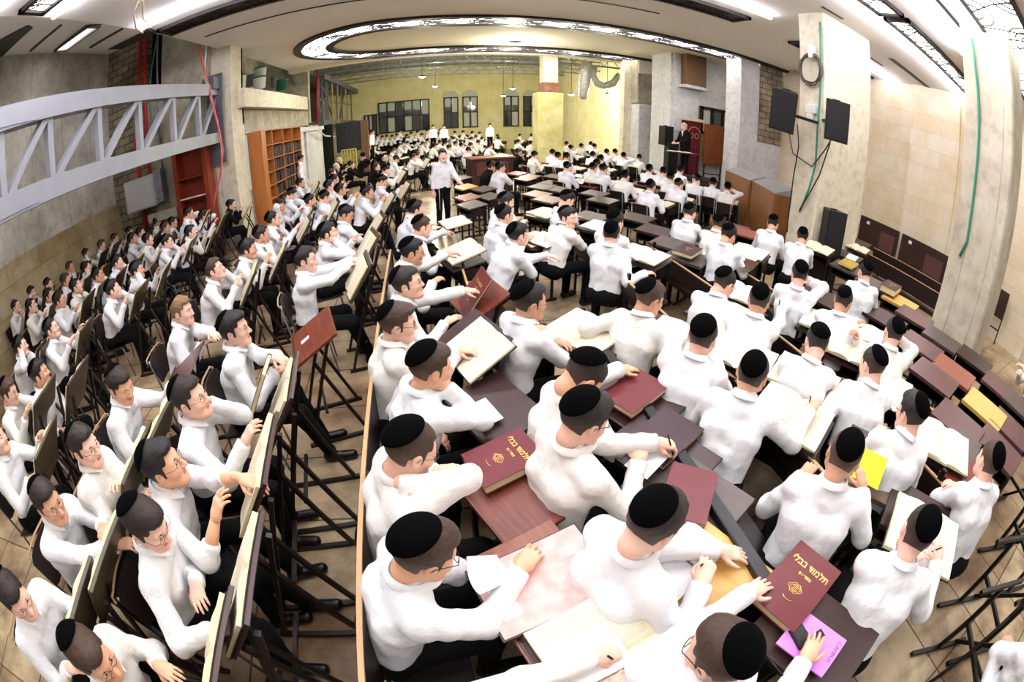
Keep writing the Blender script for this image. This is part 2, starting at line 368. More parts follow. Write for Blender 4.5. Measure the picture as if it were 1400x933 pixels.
def ik(S, T, pole, a=.285, b=.255):
    S = np.array(S, float); T = np.array(T, float); d = T-S; L = np.linalg.norm(d); mx = (a+b)*.985
    if L > mx: T = S+d/L*mx; d = T-S; L = mx
    L = max(L, .12); x = (a*a-b*b+L*L)/(2*L); h = math.sqrt(max(a*a-x*x, 0)); u = d/np.linalg.norm(d); p = np.array(pole, float); p = p-u*(p@u); p = nrm(p)
    return S+u*x+p*h, T
PEOPLE = []; HS = 1.09
def person(px, py, body=82, head=68, pitch=.25, L='D', R='D', lod='n', label=None, group=None, lean=.28, hz=None, k=None, st=None, hc=1, gl=0, kip=0, shirt=None, coat=False, roll=0., twist=0.,
           sleeve=1., legs=None, stand=False, pos=None, hat=False, beard=0, pen=None, floor=0., pants=0, scale=1., tassels=False, rollh=0.):
    i = len(PEOPLE); rn = random.Random(i*31+5)
    k = rn.randrange(4) if k is None else k; st = rn.choice((0, 0, 1, 2, 3)) if st is None else st; sk = SKINS[rn.choice((0, 0, 1, 2, 3, 3))] if not beard else SKINS[0]
    m = BLACKC if coat else (shirt or (SHIRT if rn.random() < .7 else SHIRT2)); far = lod == 'f'
    hip = np.array([0, 0, .96 if stand else .53]); s1 = np.array([0, math.sin(lean), math.cos(lean)]); l2 = lean+.12; s2 = np.array([0, math.sin(l2), math.cos(l2)])
    side = np.array([math.sin(roll), 0, 0]); s1 = nrm(s1+side); s2 = nrm(s2+side)
    mid = hip+s1*.22; nd = s2; nb = hip+s1*.30+s2*.21; hp = nb+nrm(s2*.8+np.array([0, math.sin(lean*.5), .35]))*.148
    yh = math.radians(head-body); Rh = rotm(yh, pitch, rollh); nd = nrm(hp+Rh@np.array([0, -.04, -.05])-nb); ck = .030+.045*min(max(math.atan2(math.hypot(nd[0], nd[1]), nd[2])-.45, 0), .7)
    z = hp[2]+floor if hz is None else hz
    if pos is None:
        w = at(px, py, z+.015)
        if w.y > 30 or w.y < -3 or w.z < 0: dd = Vector(ray(px, py).tolist()); w = Vector((0, 0, EYE))+dd*(29.5/dd.y); floor = w.z-hp[2]; z = w.z
    else: w = Vector(pos)
    if 0 < z-hp[2] < .16 and pos is None: z = hp[2]
    ca = math.cos(rot_az(body)); sa = math.sin(rot_az(body))
    base = Vector((w.x-(hp[0]*ca-hp[1]*sa), w.y-(hp[0]*sa+hp[1]*ca), z-hp[2]))
    e = empty('person', base, rot_az(body)); tag(e, label, 'person', group); PEOPLE.append(e)
    e['az'] = float(body)
    Wl = (Matrix.Translation(base) @ Matrix.Rotation(rot_az(body), 4, 'Z')).inverted()
    tw = math.radians(twist); ct, sn = math.cos(tw), math.sin(tw)
    arms = []
    for s, spec in ((-1, L), (1, R)):
        if spec is None: continue
        S = nb-s2*.055+np.array([s*.165*ct, -s*.165*sn, -.0])
        if isinstance(spec, str):
            if spec in PRE: T, hpz, pole = PRE[spec]; T = np.array([s*T[0], T[1], T[2]+((.10 if spec == 'Z' else .22) if stand else 0)]); pole = np.array([s*pole[0], pole[1], pole[2]]); up = np.array([0, .1, 1.])
            elif spec == 'C': T = hp+Rh@np.array([s*.035, .075, -.150]); hpz = 'fist'; pole = np.array([s*.5, .5, -1]); up = Rh@np.array([s*.3, 1, .3])
            elif spec == 'F': T = hp+Rh@np.array([s*.075, .075, -.085]); hpz = 'soft'; pole = np.array([s*.6, .5, -1]); up = Rh@np.array([s*1., .5, 0])
            elif spec == 'E': T = hp+Rh@np.array([s*.115, .035, -.04]); hpz = 'soft'; pole = np.array([s*1., .4, -.6]); up = Rh@np.array([s*1., .3, 0])
            elif spec == 'N': T = hp+Rh@np.array([s*.085, -.03, -.125]); hpz = 'flat'; pole = np.array([s*.5, 1., -.1]); up = np.array([s*.3, -1, .4])
        else:
            q = at(spec[0], spec[1], spec[2]); T = np.array(Wl @ q); hpz = spec[3] if len(spec) > 3 else 'flat'; pole = np.array([s*.6, -.2, -.8]); up = np.array([0, .1, 1.])
        El, T = ik(S, T, pole); fd = nrm(T-El)
        if isinstance(spec, str) and spec in ('C', 'F', 'E'): fd2 = nrm(fd+Rh@np.array([-s*.25, 0, .4]))
        elif isinstance(spec, str) and spec == 'N': fd2 = nrm(Rh@np.array([-s*1., -.35, 0.]))
        elif isinstance(spec, str) and spec == 'T': fd2 = nrm(fd+np.array([-s*.5, .3, 0]))
        elif isinstance(spec, str) and spec in 'DWSX': fd2 = nrm(fd*.6+np.array([-s*.15, .7, -.12]))
        elif isinstance(spec, str): fd2 = fd
        else: fd2 = nrm(fd+np.array([0, 0, -.25*(fd[2] > -.2)]))
        arms.append((s, S, El, T, fd, fd2, nrm(up), hpz))
    # shirt
    h = {'n': .013, 'm': .02, 'f': .033}[lod]; bl = .26 if stand else .2
    def fs(P):
        Q = P.copy()
        if abs(tw) > 1e-3: pass
        X = np.array([1., 0, 0]); d = None
        c3 = hip+s1*.30; Xs = np.array([ct, -sn, 0])
        for s in (-1, 1):
            a = hip+X*s*.075+np.array([0, 0, -.02 if not stand else 0]); b = mid+X*s*.062; c = c3+Xs*s*.080+s1*.03; t = nb-s2*.075+Xs*s*.095
            q = smin(cap(P, a, b, .112, .103), cap(P, b, c, .103, .108), .03); q = smin(q, cap(P, c, t, .108, .075), .03); d = q if d is None else smin(d, q, .05)
        d = smin(d, cap(P, nb-s2*.05+np.array([0, -.012, 0]), nb+nd*(ck-.004)+np.array([0, -.006, 0]), .072, .062), .05)
        if coat: d = d-.012
        fold = wob(P, 20, i % 9)*.0075+wob(P*np.array([1, 1, .4], np.float32), 52, (i+3) % 7)*.0045-.004
        for s, S, El, T, fd, fd2, up, hpz in arms:
            d = smin(d, cap(P, nb-s2*.045+Xs*s*.06, S, .062, .060), .04)
            q = cap(P, S, El, .062, .051)
            if sleeve > .2: W = El+(T-El)*sleeve; g = cap(P, El, W, .051, .038); g = smin(g, cap(P, W-fd*.055, W, .0425, .0415), .006); g = smax(g, (P-W.astype(np.float32))@fd.astype(np.float32)-.004, .005); q = smin(q, g, .03)
            d = smin(d, q, .035)
        d = smax(d, -cap(P, nb+nd*(ck+.040), nb+nd*.3, .046, .07), .008)
        if not stand: d = smax(d, .50-P[..., 2]-.0*P[..., 1], .02)
        else: d = smax(d, .93-P[..., 2], .02)
        return d+fold
    pts = [hip-.16, hip+.16, nb+.1, nb-.16]+[p for a in arms for p in (a[1], a[2], a[3])]; pts = np.array(pts); lo = pts.min(0)-.085; hi = pts.max(0)+.085; lo[2] = max(lo[2], .42)
    V, Q = nets(fs, lo, hi, h); so = link('coat' if coat else 'shirt', np_mesh('shirt', V, Q, m), e)
    # body: head, neck, core, forearms and hands in one mesh
    hk = ('f', k % 2) if far else (lod, k); hV, hQ, hmi = HEADS[hk]
    Vs = [hV@Rh.T*HS+hp]; Fs = [hQ]; Ms = [hmi]; nV = len(hV)
    def addm(v, f, quads=True):
        nonlocal nV
        if not isinstance(f, np.ndarray): f = [tuple(j+nV for j in q) for q in f]; polys.extend(f)
        else: Fs.append(f+nV); Ms.append(np.zeros(len(f), int))
        Vs.append(v); nV += len(v)
    polys = []
    v, f = ring_tube([hip+s1*.05, mid, nb-s2*.08, nb+s2*.02, hp+Rh@np.array([0, -.028, -.05])], (.04, .045, .04, .048, .053)); addm(v, f)
    for s, S, El, T, fd, fd2, up, hpz in arms:
        v, f = ring_tube([nb-s2*.06, S, El, El+(T-El)*.5, T-fd*.005], (.03, .035, .036, .036 if sleeve < .9 else .03, .025)); addm(v, f)
        if far:
            v, f = ring_tube([T-fd2*.01, T+fd2*.05, T+fd2*.09, T+fd2*.13], (.024, .034, .03, .01), 6); addm(v, f); continue
        hv, hq = HANDS[(hpz, 'n' if lod == 'n' else 'm')]; y = fd2; zz = nrm(up-y*(up@y)); xx = np.cross(y, zz)
        hv = hv*np.array([-1 if s < 0 else 1, 1, 1]) if s < 0 else hv; hq = hq[:, ::-1] if s < 0 else hq
        addm(hv@np.array([xx, y, zz])+T, hq)
    V = np.concatenate(Vs); me = bpy.data.meshes.new('body'); Q = np.concatenate(Fs); nq = len(Q)
    F = Q.tolist()+[tuple(p) for p in polys]; me.from_pydata(V.tolist(), [], F)
    mi = np.zeros(len(F), np.int32); mi[:nq] = np.concatenate(Ms); 
    for q in (sk, LIP, EYEW, IRIS): me.materials.append(q)
    me.polygons.foreach_set('material_index', mi); me.polygons.foreach_set('use_smooth', [True]*len(F)); me.update(); link('body', me, e)
    HM = (Matrix(Rh.tolist())*HS).to_4x4(); HM[3][3] = 1.; HM.translation = hp.tolist()
    if lod != 'f' or True:
        link('hair', hair_mesh(st, hc, beard), e, HM)
        if hat: link('hat', HAT, e, HM)
        elif kip is not None: link('skullcap', KIP[kip], e, HM)
    if gl: link('glasses', GLS[gl-1], e, HM)
    if lod != 'f' and not coat:
        CM = Matrix.Translation((nb+nd*(ck+.006)).tolist()) @ Matrix.Rotation(-math.atan2(nd[1], nd[2])*.95, 4, 'X') @ Matrix.Rotation(math.atan2(nd[0], nd[2]), 4, 'Y') @ Matrix.Rotation(-yh*.2-tw, 4, 'Z') @ Matrix.Scale(1.08, 4); link('collar', COLLAR[m.name], so, CM)
    lg = 's' if stand else (legs if legs is not None else rn.randrange(3)); tm, sm = LEGS[lg]
    link('trousers', tm[pants], e)
    if lod != 'f': [link('shoe', q, e) for q in sm]
    if coat:  # white shirt front between the lapels
        mb = MB(); mb.prism([(-.045, .03), (.045, .03), (.0, -.17)], 0, .012, 'y'); M = Matrix.Translation((nb+np.array([0, .088, -.01])).tolist()) @ Matrix.Rotation(-lean*1.2, 4, 'X')
        mb.build('shirt_front', SHIRT, e, M)
    if pen:
        for s, S, El, T, fd, fd2, up, hpz in arms:
            if hpz == 'pen':
                mb = MB(); a = T+fd2*.08+np.array([-s*.03, 0, -.045]); b = T+fd2*.02+np.array([-s*.035, 0, .075]); mb.tube([a+(a-b)*.08, a, b], [.001, .0045, .0045], 8)
                M = e.matrix_basis.copy(); M = Matrix.Translation(base) @ Matrix.Rotation(rot_az(body), 4, 'Z'); p = mb.build('pen', BLK_PLASTIC if pen == 1 else mat('blue_plastic', (.15, .2, .65), .35), None, M, True)
                tag(p, ' '.join(('pen in the hand of the '+(label or 'student').replace('white shirted ', '')).split()[:15]), 'pen')
    if tassels:
        mb = MB()
        for s in (-1, 1):
            mb = MB(); mb.tube([(s*.16, .12, .98), (s*.17, .145, .8), (s*.165, .13, .5)], .006, 5); mb.build('tassel', STRING, e, None, True)
    return e
PENL = {}
# ---------------------------------------------------------------- setting
def struct(name, mb, m, smooth=False): o = mb.build(name, m, None, None, smooth) if isinstance(mb, MB) else mb; o['kind'] = 'structure'; return o
def brick_mat(name, c1, c2, mortar, axis, bw, bh, ms=.006, stain=None, rough=.75, sq=.5, bumpd=.004):
    m = bpy.data.materials.new(name); m.use_nodes = True; nt = m.node_tree; b = nt.nodes['Principled BSDF']; N = nt.nodes.new; Lk = nt.links.new
    g = N('ShaderNodeNewGeometry'); sp = N('ShaderNodeSeparateXYZ'); cb = N('ShaderNodeCombineXYZ'); Lk(g.outputs['Position'], sp.inputs[0])
    a, c = {'x': ('Y', 'Z'), 'y': ('X', 'Z'), 'z': ('X', 'Y')}[axis]; Lk(sp.outputs[a], cb.inputs[0]); Lk(sp.outputs[c], cb.inputs[1])
    t = N('ShaderNodeTexBrick'); t.inputs['Scale'].default_value = 1; t.inputs['Brick Width'].default_value = bw; t.inputs['Row Height'].default_value = bh; t.inputs['Mortar Size'].default_value = ms
    t.offset = sq; t.inputs['Color1'].default_value = (*lin(c1), 1); t.inputs['Color2'].default_value = (*lin(c2), 1); t.inputs['Mortar'].default_value = (*lin(mortar), 1); t.inputs['Bias'].default_value = -.3
    Lk(cb.outputs[0], t.inputs['Vector'])
    n = N('ShaderNodeTexNoise'); n.inputs['Scale'].default_value = 1.3; n.inputs['Detail'].default_value = 7; n.inputs['Roughness'].default_value = .65; Lk(g.outputs['Position'], n.inputs['Vector'])
    r = N('ShaderNodeValToRGB'); r.color_ramp.elements[0].position = .38; r.color_ramp.elements[1].position = .62
    sc = stain or (.85, .8, .7); r.color_ramp.elements[0].color = (*lin(sc), 1); r.color_ramp.elements[1].color = (1, 1, 1, 1); Lk(n.outputs['Fac'], r.inputs[0])
    mx = N('ShaderNodeMix'); mx.data_type = 'RGBA'; mx.blend_type = 'MULTIPLY'; mx.inputs[0].default_value = .8; Lk(t.outputs['Color'], mx.inputs[6]); Lk(r.outputs[0], mx.inputs[7]); Lk(mx.outputs[2], b.inputs['Base Color'])
    bp = N('ShaderNodeBump'); bp.inputs['Distance'].default_value = bumpd; bp.inputs['Strength'].default_value = .6; bp.invert = True; Lk(t.outputs['Fac'], bp.inputs['Height']); Lk(bp.outputs[0], b.inputs['Normal'])
    b.inputs['Roughness'].default_value = rough; b.inputs['Specular IOR Level'].default_value = .3; return m
def concrete_mat(name, c1, c2, axis='x', board=.55, contrast=.22, line=.8):
    """cast concrete: patchy noise, pits and vertical board joints"""
    m = bpy.data.materials.new(name); m.use_nodes = True; nt = m.node_tree; b = nt.nodes['Principled BSDF']; N = nt.nodes.new; Lk = nt.links.new
    g = N('ShaderNodeNewGeometry'); n = N('ShaderNodeTexNoise'); n.inputs['Scale'].default_value = 1.1; n.inputs['Detail'].default_value = 9; n.inputs['Roughness'].default_value = .7; Lk(g.outputs['Position'], n.inputs['Vector'])
    r = N('ShaderNodeValToRGB'); r.color_ramp.elements[0].position = .5-contrast; r.color_ramp.elements[1].position = .5+contrast; r.color_ramp.elements[0].color = (*lin(c2), 1); r.color_ramp.elements[1].color = (*lin(c1), 1); Lk(n.outputs['Fac'], r.inputs[0])
    sp = N('ShaderNodeSeparateXYZ'); Lk(g.outputs['Position'], sp.inputs[0]); col = r.outputs[0]
    if board:
        md = N('ShaderNodeMath'); md.operation = 'PINGPONG'; md.inputs[1].default_value = board/2; Lk(sp.outputs['Y' if axis == 'x' else 'X'], md.inputs[0])
        n2 = N('ShaderNodeTexNoise'); n2.inputs['Scale'].default_value = 3; Lk(g.outputs['Position'], n2.inputs['Vector'])
        ad = N('ShaderNodeMath'); ad.operation = 'MULTIPLY_ADD'; ad.inputs[1].default_value = .03; Lk(n2.outputs['Fac'], ad.inputs[0]); Lk(md.outputs[0], ad.inputs[2])
        rr = N('ShaderNodeMapRange'); rr.inputs[1].default_value = .014; rr.inputs[2].default_value = .030; rr.inputs[3].default_value = line*.6; rr.inputs[4].default_value = 1; Lk(ad.outputs[0], rr.inputs[0])
        cc = N('ShaderNodeCombineColor'); [Lk(rr.outputs[0], cc.inputs[k]) for k in range(3)]
        mx = N('ShaderNodeMix'); mx.data_type = 'RGBA'; mx.blend_type = 'MULTIPLY'; mx.inputs[0].default_value = 1; Lk(col, mx.inputs[6]); Lk(cc.outputs[0], mx.inputs[7]); col = mx.outputs[2]
    n3 = N('ShaderNodeTexNoise'); n3.inputs['Scale'].default_value = 6.5; n3.inputs['Detail'].default_value = 5; Lk(g.outputs['Position'], n3.inputs['Vector'])
    r3 = N('ShaderNodeValToRGB'); r3.color_ramp.elements[0].position = .30; r3.color_ramp.elements[1].position = .52; r3.color_ramp.elements[0].color = (.62, .6, .56, 1); r3.color_ramp.elements[1].color = (1, 1, 1, 1); Lk(n3.outputs['Fac'], r3.inputs[0])
    m3 = N('ShaderNodeMix'); m3.data_type = 'RGBA'; m3.blend_type = 'MULTIPLY'; m3.inputs[0].default_value = .5; Lk(col, m3.inputs[6]); Lk(r3.outputs[0], m3.inputs[7]); Lk(m3.outputs[2], b.inputs['Base Color'])
    bp = N('ShaderNodeBump'); bp.inputs['Distance'].default_value = .01; bp.inputs['Strength'].default_value = .5; Lk(n3.outputs['Fac'], bp.inputs['Height']); Lk(bp.outputs[0], b.inputs['Normal'])
    b.inputs['Roughness'].default_value = .85; b.inputs['Specular IOR Level'].default_value = .2; return m
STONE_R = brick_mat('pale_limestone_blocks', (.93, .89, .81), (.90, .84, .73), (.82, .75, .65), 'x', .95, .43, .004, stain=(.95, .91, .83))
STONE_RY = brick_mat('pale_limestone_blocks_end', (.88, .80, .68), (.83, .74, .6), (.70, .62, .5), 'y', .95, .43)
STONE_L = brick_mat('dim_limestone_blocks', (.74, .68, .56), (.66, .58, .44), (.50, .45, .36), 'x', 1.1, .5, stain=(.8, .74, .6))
STONE_Y = brick_mat('yellow_stone_blocks', (.88, .85, .66), (.86, .82, .61), (.80, .76, .54), 'y', 1.3, .7, stain=(.95, .92, .8))
STONE_YX = brick_mat('yellow_stone_side', (.84, .81, .66), (.80, .76, .58), (.74, .70, .52), 'x', 1.3, .7, stain=(.95, .92, .8))
BRICKG = brick_mat('grey_brickwork', (.62, .58, .48), (.52, .48, .40), (.38, .35, .30), 'y', .42, .2, .018, stain=(.6, .56, .5))
CONC = concrete_mat('board_marked_concrete', (.88, .87, .82), (.60, .58, .53), 'x', 1.15)
CONCD = concrete_mat('rough_concrete', (.76, .73, .65), (.46, .43, .37), 'y', 0)
CONCP = concrete_mat('pale_column_concrete', (.86, .83, .75), (.66, .62, .54), 'x', .42, line=1.1)
WHITEW = concrete_mat('whitewashed_plaster', (.88, .88, .88), (.70, .70, .69), 'y', 0, .3)
CREAMP = concrete_mat('cream_plaster', (.90, .87, .78), (.78, .74, .64), 'y', 0, .3)
FLOORM = brick_mat('beige_marble_tiles', (.78, .70, .56), (.62, .50, .37), (.36, .29, .22), 'z', .66, .66, .008, stain=(.42, .29, .19), rough=.28, sq=0.)
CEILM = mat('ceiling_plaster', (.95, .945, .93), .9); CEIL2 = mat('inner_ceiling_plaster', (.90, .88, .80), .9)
DKFRAME = mat('dark_bronze_frame', (.10, .065, .06), .5); LIGHTP = mat('lit_diffuser', (1, 1, 1), .5, emit=((1, .985, .98), 5.5)); LED = mat('led_strip', (1, 1, 1), .5, emit=((.97, .95, 1.), 22.))
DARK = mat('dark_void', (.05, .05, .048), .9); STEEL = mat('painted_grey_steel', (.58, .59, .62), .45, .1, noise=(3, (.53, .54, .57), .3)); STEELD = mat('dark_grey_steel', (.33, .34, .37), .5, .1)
GALV = mat('galvanised_steel', (.55, .56, .57), .4, .6, noise=(9, (.38, .39, .40), .3)); REDP = mat('red_pipe_paint', (.68, .10, .12), .4); GREENC = mat('green_cable', (.18, .52, .42), .5)
WCABLE = mat('white_cable', (.85, .85, .82), .5); BCABLE = mat('black_cable', (.06, .06, .06), .5)
H5 = 5.05; WX = 11.1; LX = -8.35
struct('floor', MB().box(-9.5, -4, -.1, 14, 34, 0), FLOORM)
struct('wall_right', MB().box(WX, -4, 0, WX+.3, 13, 5.3), STONE_R)
struct('wall_right_pier', MB().box(WX-.14, 4.2, 0, WX, 5.75, H5).box(WX-.14, 1.2, 0, WX, 2.9, H5), STONE_R)['label'] = 'wall piers'
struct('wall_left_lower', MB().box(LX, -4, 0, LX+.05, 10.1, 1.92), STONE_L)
struct('wall_left', MB().box(LX-.3, -4, 0, LX, 10.1, 6.4), CONC)
struct('wall_back', MB().box(-9.5, 33, 0, 14, 33.3, 7), STONE_Y)
# end wall of the left bay: brick, dark opening, concrete pier
struct('wall_left_end', MB().box(LX-.3, 10.1, 0, -6.9, 10.35, 7.2), BRICKG)
struct('wall_left_pier', MB().box(-6.35, 10.02, 0, -4.95, 10.5, 7.2).box(-6.9, 10.1, 0, -6.35, 10.5, 4.35), CONCD)
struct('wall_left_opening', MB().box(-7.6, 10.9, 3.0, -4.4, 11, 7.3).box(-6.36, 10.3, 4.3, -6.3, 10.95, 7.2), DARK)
struct('wall_left_roof', MB().box(LX, 6, 7.2, -4.5, 12, 7.3), CONCD)
struct('column_left', MB().box(-5.0, 10.2, 0, -4.4, 11.0, 6.2), CREAMP)
# wall beyond the pier, with the open niche over the ledge
struct('wall_left_niche', MB().box(-6.6, 11, 3.9, -6.4, 18.6, 6.2).box(-6.5, 18.3, 2.9, -4.4, 18.6, 6.2).box(-4.8, 11, 2.75, -4.45, 18.3, 3.4).box(-4.8, 15.8, 0, -4.45, 20.2, 2.8), CONCD)
struct('wall_left_ledge', MB().box(-6.5, 10.6, 3.42, -4.2, 17.3, 3.92), CREAMP)
struct('wall_left_panel', MB().box(-4.45, 17.2, 0, -4.3, 20.2, 2.55).box(-4.45, 16.0, 2.55, -4.2, 20.2, 2.72).box(-4.45, 15.9, 0, -4.25, 16.6, 2.75), WHITEW)
# main ceiling
SLOPE = (6.18-H5)/(-4.75-LX)
mb = MB(); V = [(-4.75, -4, H5), (-4.75, 7.2, H5), (LX, 10.05, 6.18), (LX, -4, 6.18)]; mb.add(V+[(x, y, z+.25) for x, y, z in V], [(0, 1, 2, 3), (7, 6, 5, 4), (0, 4, 5, 1), (1, 5, 6, 2), (2, 6, 7, 3), (3, 7, 4, 0)])
struct('ceiling_left_slope', mb, CEILM)
def oval(r, n=40, x1=13.5):   # stadium outline, open end beyond the right wall
    cx, cy = -.65, 13.65; return [(cx-r*math.sin(t)+0, cy-r*math.cos(t)) for t in np.linspace(0, PI, n)]
mb = MB(); o1 = oval(2.95); L = [(-4.75, -4), (WX+.3, -4), (WX+.3, 10.7)]+oval(2.95)
# slab split into the part before the ring and the strip left of it
mb.prism([(-4.75, -4), (11.4, -4), (11.4, 10.7), (-4.75, 10.7)], H5, H5+.3)
lf = oval(2.95); mb.prism([(-4.4, 10.7)]+lf+[(-3.3, 16.75), (-4.0, 16.75)], H5, H5+.3)
mb.prism([(-4.75, 10.7), (-4.4, 10.7), (-4.0, 16.75), (-4.75, 16.75)], H5, H5+.3)
struct('ceiling', mb, CEILM)
mb = MB(); mb.prism(oval(1.82)+[(11.4, 13.65+1.82), (11.4, 13.65-1.82)], H5+.02, H5+.3); struct('ceiling_oval', mb, CEIL2)
struct('ceiling_beam', MB().box(-4.75, 16.62, H5-.12, 8.2, 16.95, 6.2).box(8.05, 15.6, 4.45, 9.1, 15.9, 6.), CEIL2)
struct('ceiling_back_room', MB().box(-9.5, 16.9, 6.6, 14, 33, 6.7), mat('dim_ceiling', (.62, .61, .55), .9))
# oval light ring: dark frames, lit diffuser, ornament
def annulus(ro, ri, z0, z1, x1=11.1):
    a = oval(ro); b = oval(ri); P = [(x1, 13.65-ro)]+a+[(x1, 13.65+ro)]; Q = [(x1, 13.65-ri)]+b+[(x1, 13.65+ri)]; n = len(P); mb = MB()
    V = [(x, y, z0) for x, y in P]+[(x, y, z0) for x, y in Q]+[(x, y, z1) for x, y in P]+[(x, y, z1) for x, y in Q]; Fs = []
    for i in range(n-1): j = i+1; Fs += [(i, n+i, n+j, j), (2*n+i, 2*n+j, 3*n+j, 3*n+i), (i, j, 2*n+j, 2*n+i), (n+i, 3*n+i, 3*n+j, n+j)]
    return mb.add(V, Fs)
ringE = empty('oval_ceiling_light', (3, 13.65, H5), 0, 'long oval ring light with dark frame and black ornament in the ceiling', 'ceiling light')
rel = Matrix.Translation((-3, -13.65, -H5))
annulus(2.98, 2.74, H5-.07, H5+.05).build('outer_frame', DKFRAME, ringE, rel); annulus(2.04, 1.80, H5-.06, H5+.06).build('inner_frame', DKFRAME, ringE, rel)
annulus(2.76, 2.02, H5-.03, H5+.04).build('diffuser', mat('ring_diffuser', (1, 1, 1), .5, emit=((1, .98, .97), 9.)), ringE, rel)
def flat_arc(mb, pts, w, z0, z1):
    pts = [Vector((p[0], p[1], 0)) for p in pts]; V = []; Fs = []
    for i, p in enumerate(pts):
        a = pts[max(i-1, 0)]; b = pts[min(i+1, len(pts)-1)]; d = (b-a).normalized(); n = Vector((-d.y, d.x, 0))*w/2
        for q, z in ((p+n, z0), (p-n, z0), (p-n, z1), (p+n, z1)): V.append((q.x, q.y, z))
    for i in range(len(pts)-1):
        for k in range(4): q = (k+1) % 4; Fs.append((i*4+k, i*4+4+k, i*4+4+q, i*4+q))
    return mb.add(V, Fs)
mb = MB(); rr = 2.38
path = [(x, 13.65-rr) for x in np.arange(11, -.65, -.1)]+oval(rr, 70)+[(x, 13.65+rr) for x in np.arange(-.6, 11, .1)]
def along(s, o):
    i = min(max(int(s*10), 1), len(path)-2); p = Vector(path[i]); d = (Vector(path[i+1])-Vector(path[i-1])).normalized(); return p+Vector((-d.y, d.x))*o
for s in np.arange(.6, 29.5, 1.25):
    for o in (-.26, -.14, 0, .14, .26): flat_arc(mb, [along(s+t, o*(1-.55*math.exp(-(t/.3)**2))+.03*math.sin(t*9)) for t in np.linspace(-.6, .6, 13)], .022, H5-.06, H5-.045)
    for q in (.12, .22, .32): flat_arc(mb, [along(s+q*1.2*math.cos(a), q*1.15*math.sin(a)) for a in np.linspace(-PI/2-.4, PI/2+.4, 10)], .035, H5-.06, H5-.045)
mb.build('ornament', DKFRAME, ringE, rel)
# straight light troughs across the ceiling, with fan shaped black ornament
def trough(x0, x1, y0, y1, label, unit=.75, z=H5, parts_lit=LIGHTP):
    c = ((x0+x1)/2, (y0+y1)/2, z); e = empty('ceiling_light', c, 0, label, 'ceiling light'); R = Matrix.Translation((-c[0], -c[1], -c[2])); f = .075
    MB().box(x0, y0, z-.07, x1, y0+f, z+.02).box(x0, y1-f, z-.07, x1, y1, z+.02).box(x0, y0, z-.07, x0+f, y1, z+.02).box(x1-f, y0, z-.07, x1, y1, z+.02).build('frame', DKFRAME, e, R)
    MB().box(x0+f, y0+f, z-.03, x1-f, y1-f, z-.01).build('diffuser', parts_lit, e, R)
    mb = MB(); h = (y1-y0)/2-f; cy = (y0+y1)/2; w = .010+.02*h
    for cx in np.arange(x0+unit/2, x1-unit*.3, unit):
        for q in (.35, .6, .85): flat_arc(mb, [(cx+unit*.42*q*math.sin(a), y0+f+2*h*q*math.cos(a)*.55) for a in np.linspace(-PI/2, PI/2, 12)], w, z-.06, z-.045)
        for q in (.4, .8): flat_arc(mb, [(cx+unit*.5-unit*.40*q*math.sin(a), y1-f-2*h*q*math.cos(a)*.5) for a in np.linspace(-PI/2, PI/2, 12)], w, z-.06, z-.045)
        for k in (-.16, 0, .16): flat_arc(mb, [(cx+k*unit-.05*unit, y0+f), (cx+k*unit*1.4+.04*unit, cy), (cx+k*unit*2+.18*unit, y1-f)], w*.8, z-.06, z-.045)
    mb.build('ornament', DKFRAME, e, R); return e
trough(-4.6, 6.3, 3.36, 3.88, 'ornamented light trough over the left truss and middle of the hall')
trough(6.45, 10.4, 3.36, 3.88, 'ornamented light trough ending behind the nearest right pillar')
trough(-4.6, 6.2, 7.02, 7.62, 'dark ornamented trough running toward the hanging cable coil column', parts_lit=mat('unlit_diffuser', (.16, .13, .12), .4))
trough(7.9, 10.9, 7.02, 7.62, 'short dark ornamented trough right of the coil column', parts_lit=MATS['unlit_diffuser'])
trough(-4.6, 10.6, 1.02, 1.95, 'wide bright ornamented trough in the top right corner', unit=1.3)
trough(-4.6, 10.6, -1.8, -.9, 'wide bright ornamented trough overhead behind the nearest pillar', unit=1.3)
for (x0, x1, y, lb) in ((-4.6, 11, 4.10, 'white light strip beyond the bright ornamented trough'), (-4.7, 7.6, 2.80, 'white light strip between the two bright troughs'), (-4.6, 6.4, 2.05, 'white light strip ending at the nearest pillar'),
                        (-4.6, 6.2, 6.42, 'white light strip ending at the coil column'), (7.9, 11., 6.42, 'short light strip right of the coil column')):
    tag(MB().box(x0, y-.025, H5-.10, x1, y+.025, H5-.05).box(x0, y-.008, H5-.05, x1, y+.008, H5).build('light_strip', LED), lb, 'light strip', 'light strips in the ceiling')
VENT = mat('vent_slot_black', (.09, .09, .09), .6)
for (x0, x1, y, lb) in ((-4.4, 5.0, 8.72, 'long thin black vent slot in front of the oval light'), (3.5, 7.3, 2.40, 'thin black vent slot near the nearest pillar'), (7.9, 9.6, 5.9, 'thin black vent slot right of the coil column'), (6.0, 6.6, 4.9, 'short black vent slot left of the coil column')):
    tag(MB().box(x0, y-.03, H5-.012, x1, y+.03, H5+.01).build('vent_slot', VENT), lb, 'vent')
tag(MB().box(8.9, 5.15, H5-.012, 11.0, 5.3, H5+.01).build('vent_slot', VENT), 'wide dark vent slot by the right stone wall', 'vent')
